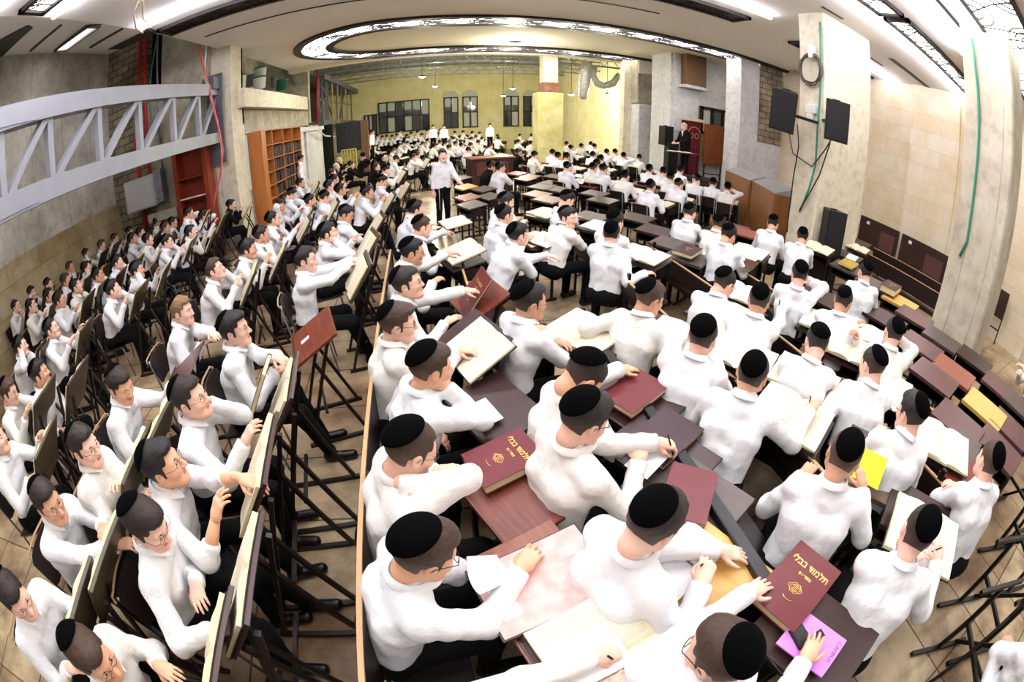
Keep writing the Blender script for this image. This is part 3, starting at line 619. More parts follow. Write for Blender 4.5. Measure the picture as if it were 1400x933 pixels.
# slots and lit panels on the sloping left ceiling
def on_slope(px, py):
    d = ray(px, py); nx, nz = SLOPE, 1.; t = ((H5-EYE)-(SLOPE*(4.75)))/(d[0]*nx+d[2]*nz); return Vector((d[0]*t, d[1]*t, EYE+d[2]*t))
def slope_quad(pts, name, m, lb, cat, th=.02, frame=False):
    P = [on_slope(*p) for p in pts]; nv = Vector((SLOPE, 0, 1)).normalized()
    mb = MB(); V = [tuple(p-nv*th) for p in P]+[tuple(p+nv*.02) for p in P]; mb.add(V, [(3, 2, 1, 0), (4, 5, 6, 7)]+[(i, (i+1) % 4, 4+(i+1) % 4, 4+i) for i in range(4)])
    if frame:
        e = empty(name, P[0], 0, lb, cat); R = Matrix.Translation(-P[0]); mb.build('diffuser', m, e, R); fb = MB()
        for i in range(4): fb.bar(P[i]-nv*.03, P[(i+1) % 4]-nv*.03, .06, .06)
        fb.build('frame', DKFRAME, e, R); return e
    return tag(mb.build(name, m), lb, cat)
slope_quad([(0, 54), (0, 80), (45, 37), (38, 34)], 'ceiling_slot', VENT, 'black slot at the left edge of the sloping ceiling', 'slot')
slope_quad([(75, 68), (92, 66), (137, 33), (120, 34)], 'ceiling_light', LIGHTP, 'lit framed panel on the sloping ceiling above the truss', 'ceiling light', frame=True)
slope_quad([(148, 67), (167, 66), (214, 44), (203, 40)], 'ceiling_slot', VENT, 'black slot where the sloping ceiling meets the opening', 'slot')
for q, lb in (((40, 69, 83, 33), 'thin dark slit beside the left black slot'), ((122, 64, 167, 38), 'thin grey slit right of the lit panel')):
    slope_quad([(q[0], q[1]), (q[0]+2.5, q[1]+1.2), (q[2]+2, q[3]+1), (q[2], q[3])], 'vent_slot', VENT, lb, 'vent')
# columns
def column(name, x0, y0, x1, y1, z0, z1, m): mb = MB(); mb.box(x0, y0, z0, x1, y1, z1, .03); return struct(name, mb, m)
column('column_right', 6.4, 1.5, 7.15, 2.37, 0, H5+.05, CONCP)
column('column_coil', 6.27, 5.1, 7.82, 5.76, 0, H5+.05, CREAMP)
p = at_Y(735, 126, 16.7); q = at_Y(769, 126, 16.7); column('column_centre_lower', p.x, 16.6, q.x+.03, 17.5, 0, p.z, brick_mat('yellow_column_plaster', (.86, .84, .62), (.82, .79, .56), (.80, .77, .55), 'y', 1.2, .6, .003, stain=(.85, .82, .66)))
p2 = at_Y(743, 100, 16.8); q2 = at_Y(763, 100, 16.8); column('column_centre_upper', p2.x, 16.75, q2.x, 17.4, p.z, 6.2, CREAMP); CCX = (p2.x, q2.x, p.z)
struct('column_centre_brick', MB().box(p2.x-.01, 16.72, p.z, q2.x+.01, 17.42, p.z+.42), mat('red_brick_patch', (.48, .27, .2), .9, noise=(6, (.6, .45, .36), .2)))
column('column_white', 8.06, 15.6, 9.08, 16.4, 0, 3.2, WHITEW); column('column_white_upper', 8.02, 15.65, 9.1, 16.4, 3.2, 5.2, CONCD)
struct('column_white_edge', MB().box(7.72, 16.2, 0, 8.06, 16.6, 5.1), CREAMP)
# white bay with the window behind the speaker
struct('wall_white', MB().box(8.1, 13.1, 0, 9.1, 13.3, 6).box(11.1, 13.1, 0, 11.6, 13.3, 6).box(9.1, 13.1, 3.32, 11.1, 13.3, 6).box(9.1, 13.1, 0, 11.1, 13.3, 1.3), WHITEW)
struct('wall_white_pier', MB().box(9.12, 10.85, 0, 9.86, 11.6, H5).box(9.86, 10.95, 0, 11.3, 11.15, H5), WHITEW)
struct('wall_white_return', MB().box(8.0, 13.2, 0, 8.2, 14.5, 6), WHITEW)
struct('wall_white_pipe_chase', MB().box(8.35, 12.75, 3.95, 9.15, 13.1, 5.2), mat('rusty_board', (.48, .34, .22), .8, noise=(2, (.35, .27, .2), .3)))
struct('wall_white_chase_base', MB().box(8.25, 12.7, 3.85, 9.2, 13.1, 3.95), WHITEW)
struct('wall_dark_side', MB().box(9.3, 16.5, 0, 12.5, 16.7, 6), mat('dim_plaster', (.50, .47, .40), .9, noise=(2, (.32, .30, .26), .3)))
struct('wall_right_upper', MB().box(10.0, 10.9, 2.4, 11.05, 10.95, H5), BRICKG)
struct('wall_right_far', MB().box(9.4, 19.5, 0, 14, 19.8, 7).box(9.3, 19.5, 0, 9.5, 33, 7), STONE_YX)
# windows
GLASSD = mat('night_glass', (.10, .11, .13), .08, spec=.6); BLIND = mat('roller_blind', (.72, .72, .68), .8); BLINDG = mat('grey_blind', (.30, .30, .30), .8)
def window(name, x0, x1, z0, z1, y, nx, nz, pat, arch=False, m=DKFRAME):
    c = ((x0+x1)/2, y, z0); e = empty(name, c); e['kind'] = 'structure'; R = Matrix.Translation((-c[0], -c[1], -c[2])); f = .09; fb = MB(); fb.box(x0, y-.12, z0, x1, y-.02, z0+f).box(x0, y-.12, z1-f, x1, y-.02, z1)
    for i in range(nx+1): x = x0+(x1-x0-f)*i/nx; fb.box(x, y-.12, z0, x+f, y-.02, z1)
    for j in range(1, nz): z = z0+(z1-z0)*j/nz; fb.box(x0, y-.12, z-f/2, x1, y-.02, z+f/2)
    fb.build('window_frame', mat('window_frame_dark', (.11, .09, .07), .5), e, R)
    for i in range(nx):
        for j in range(nz):
            xa = x0+(x1-x0)*i/nx+f/2; xb = x0+(x1-x0)*(i+1)/nx-f/2; za = z0+(z1-z0)*j/nz; zb = z0+(z1-z0)*(j+1)/nz; k = pat[(i*nz+j) % len(pat)]
            MB().box(xa, y-.05, za, xb, y-.03, zb).build('pane', GLASSD, e, R)
            if k: h = zb-(zb-za)*(.98 if k > 1 else .6); MB().box(xa+.03, y-.075, h, xb-.03, y-.06, zb-.05).build('blind', BLIND if k != 3 else BLINDG, e, R)
    if arch:
        a = [(c[0]+(x1-x0)/2*math.cos(t), z1+(x1-x0)/2*.85*math.sin(t)) for t in np.linspace(0, PI, 16)]; MB().prism(a, y-.06, y-.02, 'y').build('arch_panel', BLIND if arch == 1 else GLASSD, e, R)
        fb = MB(); fb.tube([(p[0], y-.06, p[1]) for p in a], .05, 6); fb.build('arch_frame', mat('pale_stone_trim', (.82, .79, .6), .8), e, R)
    return e
wn = 0
for (xa, xb, pat) in ((606.5, 626.5, (3, 1, 3, 2)), (632, 653, (2, 1, 2, 1)), (688, 709, (0, 1, 2, 1)), (715, 735, (0, 3, 2, 1)), (776, 794, (0, 3, 0, 1))):
    a = at_Y(xa, 134, 33); b = at_Y(xb, 134, 33); wn += 1; window('window_%d' % wn, a.x, b.x, 1.75, 4.12, 33, 2, 2, pat, 1)
a = at_Y(517, 142, 33); b = at_Y(587, 134, 33); window('window_6', a.x, b.x, 1.75, 4.1, 33, 6, 2, (3, 1, 2, 1, 0, 3, 2, 1, 3, 1, 0, 2))
window('window_7', at_Y(498, 160, 33).x, a.x-.1, 1.3, 3.3, 33, 3, 1, (2, 2, 3))
window('window_8', 9.15, 11.1, 2.32, 3.3, 13.1, 4, 1, (2, 3, 2, 2))
a = at_Y(818, 120, 19.4); b = at_Y(824, 120, 19.4)
for xa in (818, 829): p = at_Y(xa, 120, 30); MB and struct('window_slit', MB().box(p.x, 32.9, 2.2, p.x+.4, 33, 6.), GLASSD)
tag(MB().box(9.25, 13.02, 1.32, 11.05, 13.09, 2.3).build('insulation_board', mat('yellow_wood_wool', (.70, .64, .38), .9, noise=(8, (.56, .5, .3), .2, (1, 1, 6)))), 'pale yellow board closing the opening under the window by the wooden panel', 'board')
# steel truss on the left
tr = empty('steel_truss', (-4.75, 6.5, 3.2), 0, 'large pale grey steel truss spanning above the left seats', 'truss'); R = Matrix.Translation((4.75, -6.5, -3.2))
TX = -4.75
def tz(y, top): s = (y-3.)/7.2; return (3.70+.30*s if top else 2.69+.04*s+.10*max(s-.5, 0))
def chord(name, top, h, ya=-2., yb=9.98):
    mb = MB(); ys = np.linspace(ya, yb, 14); V = []; Fs = []
    for y in ys:
        z = tz(y, top)-(.05*((y-3)/7)**2 if top else 0); hh = h*(1.15-.02*y)
        for dx, dz in ((-.11, -hh/2), (.11, -hh/2), (.11, hh/2), (-.11, hh/2)): V.append((TX+dx, y, z+dz))
    for i in range(13):
        for k in range(4): q = (k+1) % 4; Fs.append((i*4+k, i*4+4+k, i*4+4+q, i*4+q))
    Fs += [(0, 1, 2, 3), (55, 54, 53, 52)]; mb.add(V, Fs); return mb.build(name, STEEL, tr, R)
chord('top_chord', 1, .27); chord('bottom_chord', 0, .26)
nodes = [(at_X(x, 175, TX).y) for x in (-1, 66, 134, 190, 237, 272, 300)]
for i in range(len(nodes)):
    y = nodes[i]; MB().bar((TX, y, tz(y, 0)), (TX, y, tz(y, 1)), .11, .11).build('post', STEEL, tr, R)
    if i: MB().bar((TX, nodes[i-1]+.08, tz(nodes[i-1], 0)+.1), (TX, y-.02, tz(y, 1)-.08), .12, .10).build('diagonal', STEEL, tr, R)
MB().box(TX-.2, 9.95, 2.15, TX+.22, 10.02, 4.35).box(TX-.15, 9.6, 3.95, TX+.17, 10.0, 4.25).build('end_plate', STEELD, tr, R)
for k in range(9): MB().box(TX+.15, 9.92, 2.5+.2*k, TX+.19, 9.96, 2.54+.2*k).build('bolt', STEELD, tr, R)
for (y, z) in ((3.1, tz(3.1, 1)), (3.0, tz(3, 0))): MB().box(TX+.11, y-.05, z-.1, TX+.125, y+.9, z+.08).build('splice_plate', STEEL, tr, R)
# back room structure
for k, y in enumerate((19.5, 22.5, 25.5, 28.5)):
    e = empty('roof_girder', (4, y, 5.6), 0, 'thin steel lattice girder under the back room roof, %s from the hall' % ('nearest', 'second', 'third', 'farthest')[k], 'girder'); R = Matrix.Translation((-4, -y, -5.6)); mb = MB(); z0 = 5.05+.12*k; z1 = z0+.5
    mb.bar((-4.5, y, z0), (12, y, z0), .07); mb.bar((-4.5, y, z1), (12, y, z1), .07); mb.build('chord', GALV, e, R); mb = MB()
    for j in range(22): x = -4.5+.75*j; mb.bar((x, y, z0), (x+.375, y, z1), .03); mb.bar((x+.375, y, z1), (x+.75, y, z0), .03)
    mb.build('lattice', GALV, e, R)
# mezzanine with studs on the left, beyond the hall
mz = empty('scaffold_mezzanine', (-4.6, 24, 2.8), 0, 'grey steel stud framing of an unfinished mezzanine beyond the white wall', 'scaffold'); R = Matrix.Translation((4.6, -24, -2.8))
MB().box(-6.7, 20.75, 2.75, -4.3, 32, 3.0).build('deck', GALV, mz, R); MB().box(-5.2, 20.75, 5.0, -4.2, 32.8, 5.3).build('duct', STEELD, mz, R)
for y in (20.3, 21.0, 21.9, 22.3, 23.6, 25, 26.6, 28.4, 30.5): MB().bar((-4.4, y, 3), (-4.4, y, 5.0), .09).build('stud', GALV, mz, R)
for (y, z, y2, z2) in ((20.3, 3.2, 23, 4.9), (21, 4.9, 24, 3.1), (20.3, 4, 30, 4.1), (26, 3.1, 28, 4.9)): MB().bar((-4.45, y, z), (-4.45, y2, z2), .07).build('brace', GALV, mz, R)
for y in (22.8, 24.4, 27.2): MB().bar((-4.25, y, 2.85), (-4.25, y+.1, 4.95), .05).build('timber_prop', mat('raw_timber', (.72, .58, .36), .7), mz, R)
struct('wall_mezzanine', MB().box(-7, 20.2, 0, -6.8, 33, 6), mat('dark_concrete', (.25, .24, .22), .9))
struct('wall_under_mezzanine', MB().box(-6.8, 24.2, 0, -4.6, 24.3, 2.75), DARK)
# pendant lamps
PEND = mat('pendant_glow', (1, 1, .95), .5, emit=((1, 1, .93), 30.))
def pendant(px, py, d, lb, cz=5.3, r=.16):
    p = Vector(ray(px, py).tolist())*d+Vector((0, 0, EYE)); e = empty('pendant_lamp', p, 0, lb, 'lamp', 'pendant lamps')
    MB().tube([(0, 0, .06), (.02, 0, (cz-p.z)/2), (0, 0, cz-p.z)], .012, 6).build('cord', BCABLE, e); MB().lathe([(.02, .09), (.05, .08), (r, .0), (r*1.02, -.01), (r*.95, -.01), (.02, .06)], (0, 0, 0), 20).build('shade', GALV, e, None, True)
    MB().lathe([(.01, -.06), (r*.55, -.045), (r*.85, -.01), (r*.85, .0), (.01, .01)], (0, 0, 0), 16).build('bulb', PEND, e, None, True)
    l = bpy.data.lights.new('pendant_light', 'POINT'); l.energy = 260; l.color = (1, .975, .80); l.shadow_soft_size = .15; o = bpy.data.objects.new('pendant_light', l); COL.objects.link(o); o.location = p+Vector((0, 0, -.15))
pendant(577, 105, 20, 'brightest pendant lamp hanging before the wide back window', 6.); pendant(595, 118, 24, 'small pendant lamp right of the brightest one', 6.)
pendant(705, 66, 15.2, 'bright pendant lamp hanging inside the oval ring light', 5.1); pendant(701, 121, 24, 'small pendant lamp near the arched windows, higher one', 6.); pendant(688, 131, 26, 'small pendant lamp near the arched windows, lower one', 6.)
pendant(781, 129, 22, 'pendant lamp just right of the central column', 6.); pendant(830, 129, 21, 'pendant lamp hanging by the silver air duct', 6.)
# silver flexible duct
mb = MB()
P = [at_Y(x, y, 18) for x, y in ((803, 84), (800, 100), (799, 115), (797, 130), (798, 136))]; mb.tube([P[0], P[1], P[2], P[3], P[4]], [.22, .25, .24, .2, .12], 12)
tag(mb.build('air_duct', mat('crumpled_foil', (.75, .75, .72), .3, .7, bump=(12, 1., .05)), None, None, True), 'crumpled silver duct hanging straight down right of the central column', 'duct')
mb = MB(); P = [at_Y(x, y, 18.3) for x, y in ((811, 90), (810, 104), (816, 114), (826, 118), (838, 114), (845, 104), (852, 112), (856, 124), (857, 132))]; mb.tube(P, [.17]*9, 12)
tag(mb.build('air_duct', MATS['crumpled_foil'], None, None, True), 'silver duct looping in a U beside the white column', 'duct')
# cables, pipes
def cable(name, pts, r, m, lb, cat='cable'): mb = MB(); mb.tube(pts, r, 6); return tag(mb.build(name, m, None, None, True), lb, cat)
cable('red_pipe', [(-7.05, 9.95, 6.4), (-7.05, 9.95, 3.7), (-7.25, 9.95, 3.4), (-7.25, 9.95, .2)], .055, REDP, 'red pipe running down the brick end wall behind the truss', 'pipe')
cable('red_pipe', [(-6.85, 9.95, 6.4), (-6.85, 9.95, 2.3)], .045, REDP, 'thinner red pipe beside the larger one on the brick wall', 'pipe')
cable('red_pipe', [at_X(434, y, -4.3) for y in (87, 120, 170)], .05, REDP, 'red pipe at the corner beyond the ledge with buckets', 'pipe')
cable('grey_pipe', [(-6.45, 9.9, 6.5), (-6.4, 9.9, 4.5), (-6.38, 9.9, 1.8)], .03, GALV, 'thin grey conduit on the left concrete pier', 'pipe')
cable('green_cable', [at_Y(x, y, 9.98) for x, y in ((215, 50), (208, 90), (204, 128), (207, 165), (222, 192))], .02, GREENC, 'green cable hanging behind the steel truss')
cable('red_cable', [at_Y(x, y, 9.5) for x, y in ((270, 55), (277, 85), (285, 115), (292, 145), (300, 180), (305, 205), (302, 235), (294, 270), (291, 292))], .022, mat('salmon_cable', (.85, .35, .3), .5), 'salmon red cable drooping past the truss end plate')
cable('white_cable', [at_Y(x, y, 9.6) for x, y in ((282, 60), (280, 105), (288, 135), (297, 165), (303, 200), (306, 270))], .02, WCABLE, 'white cable beside the drooping salmon red cable')
cable('green_cable', [at_X(x, y, 6.38) for x, y in ((1329, 52), (1333, 90), (1338, 140), (1338, 190), (1334, 240), (1328, 290), (1322, 330), (1312, 350))], .022, GREENC, 'green cable running down the nearest right pillar')
cable('green_cable', [at_X(x, y, 6.25) for x, y in ((1121, 30), (1122, 80), (1121, 130), (1117, 180), (1115, 225), (1106, 258), (1093, 290))], .018, GREENC, 'green cable running down the coil column')
cable('cord', [at_X(x, y, 6.2) for x, y in ((1078, 178), (1084, 210), (1110, 228), (1128, 205), (1137, 190))], .012, BCABLE, 'thin black cord linking the two upper loudspeakers', 'cord')
cable('cord', [at_X(x, y, 6.15) for x, y in ((1090, 170), (1092, 200), (1085, 240), (1078, 290), (1076, 318))], .012, BCABLE, 'thin black cord hanging below the left loudspeaker', 'cord')
cable('cord', [at_X(x, y, 6.2) for x, y in ((1135, 195), (1120, 240), (1108, 262), (1093, 287))], .012, BCABLE, 'thin black cord from the right loudspeaker down to the wall hook', 'cord')
mb = MB(); c = at_X(1109, 95, 6.2)
for k in range(9):
    r1 = .24+.012*(k % 4); ph = k*.7; mb.tube([(c.x-.02*(k % 3), c.y+r1*math.cos(t)*(1+.05*math.sin(ph)), c.z+r1*1.08*math.sin(t)+.02*math.sin(3*t+ph)) for t in np.linspace(0, 2*PI, 26, endpoint=False)], .009, 5, True)
tag(mb.build('cable_coil', mat('grey_brown_cable', (.30, .26, .24), .5), None, None, True), 'big coil of dark wire hanging on the right column', 'cable coil')
cable('hanging_wire', [at(x, y, 4.9) for x, y in ((190, 2), (183, 20), (186, 38), (195, 45))], .018, mat('cream_wire', (.88, .80, .66), .5), 'cream wire dangling from the ceiling at upper left', 'wire')
cable('hanging_wire', [at(x, y, 4.9) for x, y in ((195, 0), (196, 25), (205, 38))], .018, MATS['cream_wire'], 'second cream wire beside the dangling one', 'wire')
cable('hanging_wire', [at_Y(x, y, 10.8) for x, y in ((316, 60), (313, 78), (318, 96), (314, 82), (312, 66))], .02, WCABLE, 'white wire loop hanging at the left ceiling edge', 'wire')
cable('white_cable', [at_X(x, y, -4.0) for x, y in ((434, 178), (445, 186), (460, 187), (470, 178), (475, 172))], .03, WCABLE, 'white cable sagging under the mezzanine deck')
JB = mat('white_plastic', (.86, .86, .84), .4)
p = at_X(1110, 152, 6.25); tag(MB().box(p.x-.06, p.y-.12, p.z-.05, p.x+.02, p.y+.12, p.z+.12, .01).box(p.x-.07, p.y-.07, p.z-.16, p.x+.02, p.y+.08, p.z-.05, .01).build('junction_box', JB), 'white junction box on the coil column', 'box')
p = at_X(1111, 72, 6.22); tag(MB().box(p.x-.08, p.y-.05, p.z-.12, p.x+.04, p.y+.05, p.z+.14, .01).build('cable_hook', JB), 'white bracket holding the coil of wire', 'bracket')
# ---------------------------------------------------------------- furniture and props
def lam(n, a, b): return mat(n, a, .38, noise=(5, b, .25, (1, 9, 1)), spec=.45)
TOPM = {'d': lam('dark_brown_laminate', (.23, .145, .13), (.18, .115, .105)), 'g': lam('grey_brown_laminate', (.33, .28, .26), (.27, .225, .21)), 'p': lam('purple_brown_laminate', (.37, .24, .235), (.31, .20, .195)),
        'w': lam('red_rosewood', (.50, .23, .14), (.30, .12, .08)), 'o': lam('orange_brown_laminate', (.55, .33, .24), (.47, .27, .2)), 'y': lam('yellow_oak', (.86, .68, .36), (.78, .6, .3)), 't': lam('walnut_laminate', (.50, .41, .35), (.38, .30, .25)), 'v': lam('olive_underside', (.27, .24, .16), (.22, .19, .13))}
TOPN = {'d': 'dark brown', 'g': 'grey brown', 'p': 'purple brown', 'w': 'reddish grained wood', 'o': 'orange brown', 'y': 'yellow oak', 't': 'walnut', 'v': 'olive brown'}
BLKM = mat('black_steel_tube', (.035, .033, .033), .4); DKW = mat('dark_stained_wood', (.13, .075, .06), .45, noise=(6, (.09, .05, .045), .3, (9, 1, 1))); PLY = mat('pale_plywood_edge', (.70, .56, .39), .5)
FRB = mat('brown_steel_tube', (.11, .07, .06), .4)
_dk = {}
def desk_tpl(top, style):
    k = (top, style)
    if k in _dk: return _dk[k]
    parts = []
    W, D = (.56, .40) if style != 'tall' else (.52, .42); tilt = {'flat': .14, 'tall': .95, 'mid': .5}[style]; zc = {'flat': .77, 'tall': .93, 'mid': .86}[style]
    T = Matrix.Translation((0, 0, zc)) @ Matrix.Rotation(tilt, 4, 'X'); mb = MB(); mb.T = T; mb.box(-W/2, -D/2, -.012, W/2, D/2, .010, .003); parts.append(('desktop', mb.mesh('desktop', TOPM[top])))
    mb = MB(); mb.T = T; mb.box(-W/2, -D/2-.012, -.012, W/2, -D/2, .028, .002); parts.append(('ledge', mb.mesh('ledge', TOPM['v' if style != 'flat' else top])))
    if style == 'flat':
        parts.append(('shelf_box', MB().box(-W/2+.02, -D/2+.06, .60, W/2-.02, D/2-.03, .615).box(-W/2+.02, D/2-.045, .60, W/2-.02, D/2-.03, .77).box(-W/2+.02, -D/2+.06, .60, -W/2+.035, D/2-.03, .74).box(W/2-.035, -D/2+.06, .60, W/2-.02, D/2-.03, .74).mesh('shelf_box', DKW)))
    for s in (-1, 1):
        x = s*(W/2-.03)
        if style == 'flat':
            parts.append(('leg', MB().bar((x, -.10, .03), (x, -.10, .73), .028).mesh('leg', BLKM))); parts.append(('leg', MB().bar((x, .13, .03), (x, .13, .76), .028).mesh('leg', BLKM)))
            parts.append(('foot_bar', MB().bar((x, -.2, .016), (x, .2, .016), .03).mesh('foot_bar', BLKM)))
        else:
            y1 = .06; parts.append(('leg', MB().bar((x, -.22, .03), (x, .10, zc+.05), .026).mesh('leg', FRB))); parts.append(('leg', MB().bar((x, .26, .03), (x, -.04, zc-.10), .026).mesh('leg', FRB)))
            parts.append(('foot_bar', MB().bar((x, -.26, .016), (x, .30, .016), .03).mesh('foot_bar', FRB)))
    parts.append(('crossbar', MB().bar((-W/2+.03, .13 if style == 'flat' else -.04, .30), (W/2-.03, .13 if style == 'flat' else -.04, .30), .024).mesh('crossbar', BLKM if style == 'flat' else FRB)))
    _dk[k] = (parts, T); return _dk[k]
DESKS = []
def desk(x, y, az, top, style='flat', label=None, group=None, z=0.):
    parts, T = desk_tpl(top, style); e = empty('reading_desk', (x, y, z), rot_az(az), label, 'desk', group)
    top_o = None
    for n, me in parts:
        o = link(n, me, top_o if n == 'ledge' else e)
        if n == 'desktop': top_o = o
    DESKS.append(e); M = Matrix.Translation((x, y, z)) @ Matrix.Rotation(rot_az(az), 4, 'Z') @ T; return e, M
# --- books
def page_mat(name, c, lines=True, marg=.1):
    m = bpy.data.materials.new(name); m.use_nodes = True; nt = m.node_tree; b = nt.nodes['Principled BSDF']; N = nt.nodes.new; Lk = nt.links.new; b.inputs['Roughness'].default_value = .9; b.inputs['Specular IOR Level'].default_value = .1
    b.inputs['Base Color'].default_value = (*lin(c), 1)
    if not lines: return m
    uv = N('ShaderNodeUVMap'); sp = N('ShaderNodeSeparateXYZ'); Lk(uv.outputs[0], sp.inputs[0])
    def M(op, a, bb=None, c_=None):
        n = N('ShaderNodeMath'); n.operation = op
        for i, v in enumerate((a, bb, c_)):
            if v is None: continue
            if isinstance(v, (int, float)): n.inputs[i].default_value = v
            else: Lk(v, n.inputs[i])
        return n.outputs[0]
    rows = M('SINE', M('MULTIPLY', sp.outputs['Y'], 300.)); lm = M('GREATER_THAN', rows, .1)
    nz = N('ShaderNodeTexNoise'); nz.inputs['Scale'].default_value = 1; cb = N('ShaderNodeCombineXYZ'); Lk(M('MULTIPLY', sp.outputs['X'], 90.), cb.inputs[0]); Lk(M('FLOOR', M('MULTIPLY', sp.outputs['Y'], 47.75)), cb.inputs[1]); Lk(cb.outputs[0], nz.inputs['Vector'])
    wd = M('GREATER_THAN', nz.outputs['Fac'], .44); u = sp.outputs['X']; v = sp.outputs['Y']
    mk = M('MULTIPLY', M('MULTIPLY', M('GREATER_THAN', u, marg), M('LESS_THAN', u, 1-marg)), M('MULTIPLY', M('GREATER_THAN', v, .07), M('LESS_THAN', v, .93)))
    d1 = M('ABSOLUTE', M('SUBTRACT', u, .33)); d2 = M('ABSOLUTE', M('SUBTRACT', u, .68)); gut = M('MULTIPLY', M('GREATER_THAN', d1, .012), M('GREATER_THAN', d2, .012))
    k = M('MULTIPLY', M('MULTIPLY', M('MULTIPLY', lm, wd), mk), M('MULTIPLY', gut, .42))
    mx = N('ShaderNodeMix'); mx.data_type = 'RGBA'; Lk(k, mx.inputs[0]); mx.inputs[6].default_value = (*lin(c), 1); mx.inputs[7].default_value = (.16, .14, .12, 1); Lk(mx.outputs[2], b.inputs['Base Color']); return m
PAGE = page_mat('printed_page', (.93, .895, .79)); PAGEW = page_mat('bright_printed_page', (.94, .92, .85)); PAPER = page_mat('white_paper', (.95, .955, .97), False); PEDGE = mat('page_block_edge', (.90, .84, .66), .9)
COVM = {'r': mat('burgundy_leather', (.40, .095, .12), .4, noise=(12, (.34, .075, .10), .3)), 'b': mat('black_book_cloth', (.07, .06, .06), .5), 'n': mat('brown_book_cloth', (.27, .15, .10), .5), 'y': mat('mustard_book_cloth', (.62, .52, .18), .5), 'k': mat('dark_plum_leather', (.20, .10, .13), .4)}
GOLD = mat('gold_foil', (.86, .70, .40), .35, .6)
def letter(body, size, m, parent, M, ext=.0006, off=0., align='CENTER'):
    cu = bpy.data.curves.new('lettering', 'FONT'); cu.body = body; cu.size = size; cu.align_x = align; cu.align_y = 'CENTER'; cu.extrude = ext; cu.offset = off
    t = bpy.data.objects.new('lettering', cu); COL.objects.link(t); dg = bpy.context.evaluated_depsgraph_get(); dg.update(); me = bpy.data.meshes.new_from_object(t.evaluated_get(dg)); bpy.data.objects.remove(t); bpy.data.curves.remove(cu)
    me.materials.clear(); me.materials.append(m); return link('lettering', me, parent, M)
def open_book_tpl(W, H, bul, cov, pm, tl=.012):
    cover = MB(); cover.box(-W-.008, -H/2-.008, 0, -.004, H/2+.008, .004).box(.004, -H/2-.008, 0, W+.008, H/2+.008, .004).box(-.012, -H/2-.008, 0, .012, H/2+.008, .004); cm = cover.mesh('cover', COVM[cov])
    out = [('cover', cm)]
    for s in (-1, 1):
        n = 12; prof = []; th = tl*(1.2 if s < 0 else .8)
        for i in range(n+1): t = i/n; prof.append((s*W*t, .006+th*(1-math.exp(-t*9))+bul*math.sin(min(t*1.35, 1)*PI)*(1-t*.4)))
        V = []; UV = []
        for j in (0, 1):
            y = (-H/2, H/2)[j]
            for i, (x, z) in enumerate(prof): V.append((x, y, z)); UV.append((i/n, j))
        F = [(i, i+1, n+2+i, n+1+i) if s > 0 else (i+1, i, n+1+i, n+2+i) for i in range(n)]; top = len(F); o = len(V)
        for j in (0, 1):
            y = (-H/2, H/2)[j]
            for i, (x, z) in enumerate(prof): V.append((x, y, z)); UV.append((0, 0))
        for j in (0, 1):
            y = (-H/2, H/2)[j]
            for i, (x, z) in enumerate(prof): V.append((x, y, .0045)); UV.append((0, 0))
        b0 = o+2*(n+1)
        for j in (0, 1):
            for i in range(n): F.append((o+j*(n+1)+i, o+j*(n+1)+i+1, b0+j*(n+1)+i+1, b0+j*(n+1)+i))
        F.append((o+n, o+2*n+1, b0+2*n+1, b0+n)); me = bpy.data.meshes.new('pages'); me.from_pydata(V, [], F); me.materials.append(pm); me.materials.append(PEDGE)
        me.polygons.foreach_set('material_index', [0]*top+[1]*(len(F)-top)); l = me.uv_layers.new(name='UVMap')
        for lp in me.loops: l.data[lp.index].uv = UV[lp.vertex_index]
        for p in me.polygons: p.use_smooth = p.index < top
        me.update(); out.append(('pages', me))
    return out
_bk = {}
BKD = {'std': (.235, .36, .012, 'b', PAGE, .016), 'big': (.26, .40, .014, 'b', PAGE, .020), 'white': (.25, .37, .012, 'b', PAGEW, .016), 'red': (.235, .36, .012, 'r', PAGE, .018), 'small': (.15, .22, .008, 'n', PAGE, .014), 'yel': (.21, .31, .012, 'y', PAGE, .016), 'thin': (.24, .36, .006, 'b', PAGEW, .008)}
BOOKS = []
def put(name, parts, M, label, cat, group=None):
    e = empty(name, (0, 0, 0), 0, label, cat, group); e.matrix_world = M; 
    for n, me in parts: link(n, me, e)
    BOOKS.append(e); return e
def open_book(M, kind='std', label=None, group=None):
    if kind not in _bk: _bk[kind] = open_book_tpl(*BKD[kind])
    return put('open_book', _bk[kind], M, label, 'book', group)
def closed_book_tpl(W, H, T, cov):
    c = MB(); c.box(-W/2, -H/2, 0, W/2, H/2, .004, .001).box(-W/2, -H/2, T-.004, W/2, H/2, T, .001).box(-W/2, -H/2, .003, -W/2+.006, H/2, T-.003)
    p = MB().box(-W/2+.006, -H/2+.006, .004, W/2-.007, H/2-.006, T-.004); return [('cover', c.mesh('cover', COVM[cov])), ('pages', p.mesh('pages', PEDGE))]
